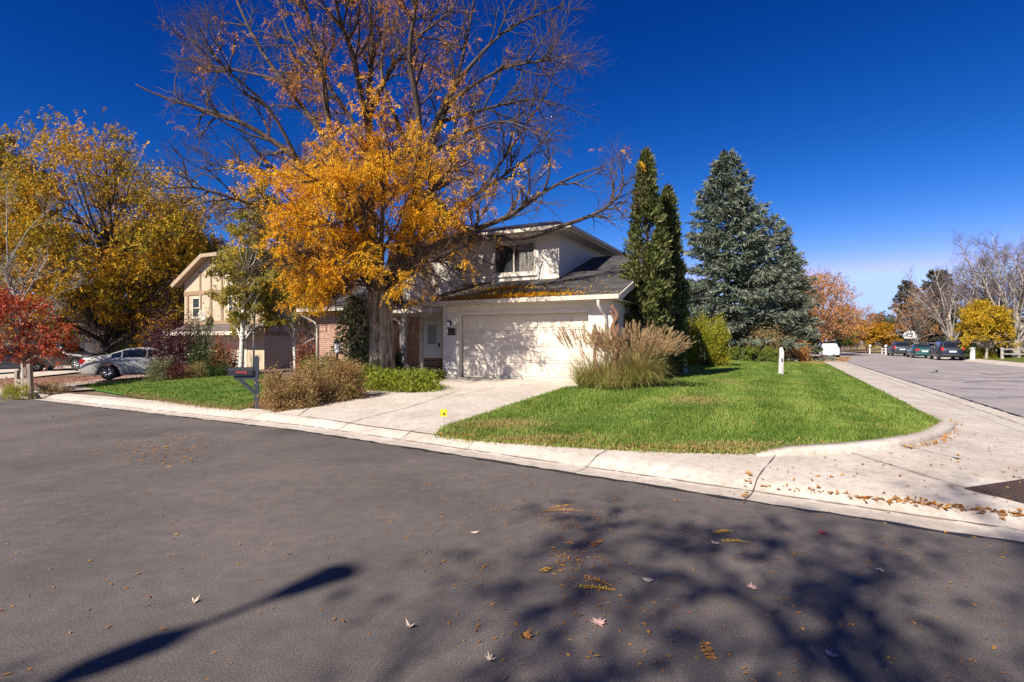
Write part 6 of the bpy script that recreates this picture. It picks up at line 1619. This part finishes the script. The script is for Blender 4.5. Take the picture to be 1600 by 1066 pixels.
ragged("edge_grass", "straggling grass along the driveway's lawn edge", lawn_poly[-7:] + lawn_poly[:1], 500, 204, 0.08, "grass_blade", 0.05)
ragged("edge_grass", "dry grass along the kerb of the left lawn strip", left_poly[8:], 260, 205, 0.09, "tan_shrub_leaf", 0.10)

def dry_patch(label, px, n, seed, sig):
    rng = np.random.default_rng(seed); c = G(*px); p = rng.normal(size=(n, 2))*np.array(sig) + np.array([c.x, c.y])
    k = inside_poly(p[:, 0], p[:, 1], [(q[0], q[1]) for q in lawn_poly]); p = p[k]; z = H(p[:, 0], p[:, 1]) + 0.035
    o = leaves("dry_grass", np.stack([p[:, 0], p[:, 1], z], 1), 0.06, 0.010, MATS["straw_blade"], None, bias=(0, 0, 0.7), spread=0.7, rng=rng)
    return struct(o, label, "grass", 'stuff')
leaf_mat("straw_blade", [(0.22,0.13,0.05), (0.40,0.27,0.10), (0.45,0.36,0.14), (0.26,0.27,0.07)], 0.3, 3, 0.3)
dry_patch("brown dry grass patch at the lawn's left tip", (770, 668), 5200, 301, (0.42, 0.22))
dry_patch("brown dry grass along the kerb near the lawn's left tip", (840, 692), 3600, 302, (0.55, 0.16))
dry_patch("tan worn patch in the middle of the corner lawn", (1085, 628), 1500, 303, (0.35, 0.35))
dry_patch("straw coloured thin streak in the lawn left of the white post", (1140, 600), 700, 304, (0.25, 0.7))
dry_patch("dry grass strip along the kerb before the raised corner kerb", (1080, 704), 3000, 305, (0.9, 0.14))

def litter(name, label, xy, z0, L, Wd, mat, seed, tilt=0.35):
    rng = np.random.default_rng(seed); p = np.asarray(xy); n = len(p)
    z = np.array([Hf(a, b) for a, b in p]) + z0
    d = rng.normal(size=(n, 3))*np.array([1, 1, 0.12*tilt]); d = unit(d)
    s = unit(np.cross(d, np.array([0, 0, 1]) + rng.normal(size=(n, 3))*tilt*0.5))
    l = L*rng.uniform(0.5, 1.4, n)[:, None]; w = Wd*rng.uniform(0.5, 1.4, n)[:, None]
    P = np.stack([p[:, 0], p[:, 1], z], 1); mid = P + d*l*0.5; lift = np.array([0, 0, 1.0])*w*0.22
    V = np.stack([P, mid + s*w*.5 + lift, P + d*l + lift*0.5, mid - s*w*.5 + lift*0.7], 1).reshape(-1, 3)
    o = np_mesh(name, V, np.arange(4*n).reshape(n, 4), MATS[mat])
    return struct(o, label, "leaf litter", 'stuff')
def scat(poly_px, n, seed, clump=0.0, k=12):
    rng = np.random.default_rng(seed); poly = [tuple(G(x, y)[:2]) for x, y in poly_px]
    xs = [p[0] for p in poly]; ys = [p[1] for p in poly]; out = []
    while sum(len(o) for o in out) < n:
        x = rng.uniform(min(xs), max(xs), n*3); y = rng.uniform(min(ys), max(ys), n*3)
        if clump:
            cx = rng.uniform(min(xs), max(xs), k); cy = rng.uniform(min(ys), max(ys), k); i = rng.integers(0, k, n*3)
            x = cx[i] + rng.normal(size=n*3)*clump; y = cy[i] + rng.normal(size=n*3)*clump
        q = inside_poly(x, y, poly); out.append(np.stack([x[q], y[q]], 1))
    return np.concatenate(out)[:n]
def line_scat(px, n, wid, seed):
    rng = np.random.default_rng(seed); P = [G(x, y) for x, y in px]; out = []
    for _ in range(n):
        i = rng.integers(0, len(P)-1); f = rng.random(); p = P[i].lerp(P[i+1], f); out.append((p.x + rng.normal()*wid, p.y + rng.normal()*wid))
    return np.array(out)
litter("road_leaves", "small dry yellow and brown leaflets scattered over the near asphalt", np.concatenate([scat([(560,740),(1010,745),(1580,850),(1600,1066),(760,1066),(640,900)], 800, 1), scat([(0,640),(420,680),(620,740),(600,1066),(0,1066)], 420, 2), scat([(840,800),(960,800),(1010,960),(880,960)], 260, 3, 0.16, 9)]), 0.006, 0.035, 0.013, "litter", 1)
litter("road_leaves", "pale leaf fragments in a loose drift on the left of the asphalt", np.concatenate([scat([(30,640),(120,640),(330,690),(330,740),(170,720),(20,690)], 90, 4), scat([(180,690),(320,680),(330,720),(200,730)], 140, 5)]), 0.006, 0.06, 0.03, "litter", 2)
litter("gutter_leaves", "orange leaves drifted along the gutter line at the right", np.concatenate([line_scat([(1390,783),(1450,789),(1520,798),(1600,806),(1640,812)], 190, 0.028, 6), line_scat([(1200,760),(1300,772),(1390,783)], 60, 0.03, 7), line_scat([(1170,740),(1168,765),(1165,785)], 26, 0.015, 8), line_scat([(1420,702),(1470,690),(1487,676),(1484,662)], 150, 0.04, 9), line_scat([(1484,662),(1500,664),(1478,655)], 30, 0.06, 10)]), 0.012, 0.055, 0.03, "litter", 3, 0.9)
litter("pavement_leaves", "brown leaves scattered over the corner pavement", np.concatenate([scat([(1180,720),(1460,700),(1500,670),(1600,690),(1600,800),(1400,775),(1180,750)], 120, 11), scat([(1290,580),(1330,580),(1480,650),(1440,655)], 30, 12)]), 0.010, 0.05, 0.025, "litter", 4, 0.6)
litter("far_leaves", "orange leaves lying on the street round the covered car", scat([(1255,556.5),(1330,558),(1326,565),(1290,566),(1262,560)], 900, 13), 0.02, 0.16, 0.09, "amber_leaf", 5, 0.8)
litter("bed_leaves", "brown fallen leaves on the mulch along the driveway edge", np.concatenate([line_scat([(430,645),(500,628),(566,613),(640,601),(690,592)], 700, 0.10, 14), scat([(400,600),(690,590),(640,602),(566,614),(430,646)], 500, 15)]), 0.02, 0.06, 0.035, "litter", 6, 0.9)
litter("gravel_leaves", "reddish fallen leaves over the gravel at the far left", scat([(0,590),(140,588),(300,582),(400,585),(180,598),(0,607)], 2600, 16), 0.02, 0.085, 0.055, "russet_leaf", 7, 0.9)
litter("lawn_leaves", "brown leaves caught in the corner lawn's kerb edge", np.concatenate([line_scat([(690,680),(800,692),(1000,704),(1170,708)], 260, 0.05, 17), scat([(700,680),(770,655),(900,680),(1000,700),(860,698)], 160, 18), scat([(1000,610),(1400,640),(1440,680),(1180,705),(900,690)], 120, 19)]), 0.06, 0.045, 0.022, "litter", 8, 0.9)
def roof_litter():
    rng = np.random.default_rng(77); n = 2300
    tt = np.concatenate([rng.normal(2.6, 1.3, n), rng.uniform(-0.3, 5.6, 300)]); ss = np.concatenate([-0.40 + np.abs(rng.normal(0, 0.30, n)), rng.uniform(-.4, 2.1, 300)])
    ext = rng.normal(size=(500, 2))*np.array([0.5, 0.12]) + np.array([2.0, 0.9]); tt = np.concatenate([tt, ext[:, 0]]); ss = np.concatenate([ss, ext[:, 1]])
    ok = (tt > -0.4) & (tt < 6.2) & (ss < 2.1) & (ss > -0.44); tt, ss = tt[ok], ss[ok]
    m_ = pp_; pts = np.array([tuple(m_ @ Vector((a, b, zr(b) + 0.015))) for a, b in zip(tt, ss)])
    o = leaves("roof_leaves", pts, 0.08, 0.035, MATS["orange_leaf"], None, bias=(0, 0, 0.1), spread=1.0, rng=rng)
    struct(o, "orange leaves drifted on the garage roof above the gutter", "leaf litter", 'stuff')
roof_litter()
# single larger leaves one can pick out on the asphalt
def maple_leaf(label, px, py, size, mat, rz, curl=0.3, grp=None):
    p = G(px, py); prf = [(0,-.5),(.10,-.18),(.34,-.30),(.30,-.08),(.55,.06),(.30,.16),(.36,.40),(.14,.26),(0,.62)]
    prf = prf + [(-x, y) for x, y in prf[-2:0:-1]]
    rj = random.Random(int(px*7+py)); prf = [(x*rj.uniform(.8,1.15), y*rj.uniform(.85,1.15)) for x, y in prf]
    q = MB(); q.v = [(0, 0.05, 0.01)] + [(x*size, y*size, size*(curl+.25)*(x*x*rj.uniform(.4,1.8) + 0.5*y*y*rj.uniform(.2,1.6)) + 0.006) for x, y in prf]; k = len(prf)
    q.f = [(0, 1+i, 1+(i+1) % k) for i in range(k)]
    q.v[0] = (0, 0.05*size, 0.008)
    o = q.build("fallen_leaf", MATS[mat]); o.location = p; o.rotation_euler = (0, 0, rz); tag(o, label, "leaf", grp); return o
M("leaf_pink", (0.55, 0.34, 0.30), (0.42, 0.24, 0.20), 14, 0.8)
M("leaf_pale", (0.62, 0.50, 0.38), (0.48, 0.36, 0.26), 14, 0.8)
M("leaf_crimson", (0.35, 0.03, 0.06), (0.22, 0.02, 0.04), 14, 0.7)
M("leaf_russet", (0.45, 0.19, 0.03), (0.30, 0.12, 0.03), 14, 0.8)
maple_leaf("pink maple leaf lying below the long yellow spray on the asphalt", 935, 976, 0.105, "leaf_pink", 0.4)
maple_leaf("pink maple leaf lying in the dark shade right of the long yellow spray", 1177, 920, 0.09, "leaf_pink", 1.4)
maple_leaf("crimson leaf lying alone near the kerb", 1286, 834, 0.075, "leaf_crimson", 1.8)
maple_leaf("pale pink leaf lying just left of the small yellow spray", 1118, 850, 0.075, "leaf_pink", 2.2)
maple_leaf("pale leaf lying right of the long yellow spray's tip", 1013, 909, 0.075, "leaf_pale", -0.5)
maple_leaf("pale leaf lying farthest right on the asphalt", 1376, 893, 0.07, "leaf_pale", 0.9)
maple_leaf("white pale leaf lying alone in the middle of the asphalt", 741, 834, 0.075, "leaf_pale", 0.2)
maple_leaf("curled cream leaf left of the lamp post's shadow", 303, 942, 0.06, "leaf_pale", 0.7, 0.9)
maple_leaf("curled cream leaf right of the lamp post's shadow", 642, 980, 0.06, "leaf_pale", 2.7, 0.9)
maple_leaf("russet leaf lying low in the middle of the asphalt", 822, 999, 0.085, "leaf_russet", 1.1, 0.7)
maple_leaf("pink leaf lying lowest in the shade at the right", 1300, 1025, 0.075, "leaf_pink", 1.9)
maple_leaf("pale leaf lying below the russet one at the bottom of the asphalt", 767, 1033, 0.065, "leaf_pale", 2.0, 0.8)
def spray(label, px, py, length, rz, mat, pairs=11, seed=0):
    rng = np.random.default_rng(seed); p = G(px, py); q = MB()
    q.tube([(0,0,0.006),(length*0.5,length*0.04,0.012),(length*1.25,length*0.0,0.006)], [0.0022]*3, 4)
    for i in range(pairs):
        f = i/pairs
        for e in (-1, 1):
            x = length*f; l = 0.036*(1-0.4*abs(f-.4)); a = e*1.05 + rng.normal()*0.25
            d = Vector((-math.cos(a)*0.6, math.sin(a), 0)).normalized(); s = Vector((-d.y, d.x, 0)); b = Vector((x, length*0.04*math.sin(f*3), 0.010)); z = Vector((0, 0, rng.uniform(0.0, 0.012)))
            w = 0.013
            q.add([b, b + d*l*.5 + s*w*.5 + z, b + d*l + z*0.6, b + d*l*.5 - s*w*.5 + z], [(0,1,2,3)])
    o = q.build("leaf_spray", MATS[mat], recalc=False); o.location = p; o.rotation_euler = (0, 0, rz); tag(o, label, "leaf", None); return o
M("spray_yellow", (0.66, 0.42, 0.03), (0.50, 0.27, 0.02), 30, 0.8)
M("spray_orange", (0.52, 0.24, 0.025), (0.34, 0.14, 0.02), 30, 0.8)
spray("long bright yellow locust leaf spray with its stalk lying on the asphalt", 908, 920, 0.18, -0.12, "spray_yellow", 12, 1)
spray("small yellow locust spray lying near the kerb's shade", 1118, 834, 0.14, 0.3, "spray_yellow", 9, 2)
spray("thin yellow spray trailing below the small yellow spray", 1130, 847, 0.17, -0.1, "spray_yellow", 9, 3)
spray("orange locust spray standing upright to the camera at the bottom", 1112, 1032, 0.16, 1.45, "spray_orange", 10, 4)
spray("orange locust spray heap nearest the kerb in the middle", 850, 800, 0.30, 0.05, "spray_orange", 14, 5)
spray("second orange spray lying across the orange heap", 862, 796, 0.22, 0.5, "spray_orange", 10, 6)
spray("faded orange spray between the orange heap and the long yellow one", 925, 855, 0.16, 0.9, "spray_orange", 9, 7)
spray("yellow spray lying left of the pale scattered leaves", 848, 895, 0.09, 0.8, "spray_yellow", 6, 8)
spray("yellow orange spray just above the long yellow one", 915, 905, 0.16, -0.6, "spray_orange", 8, 9)
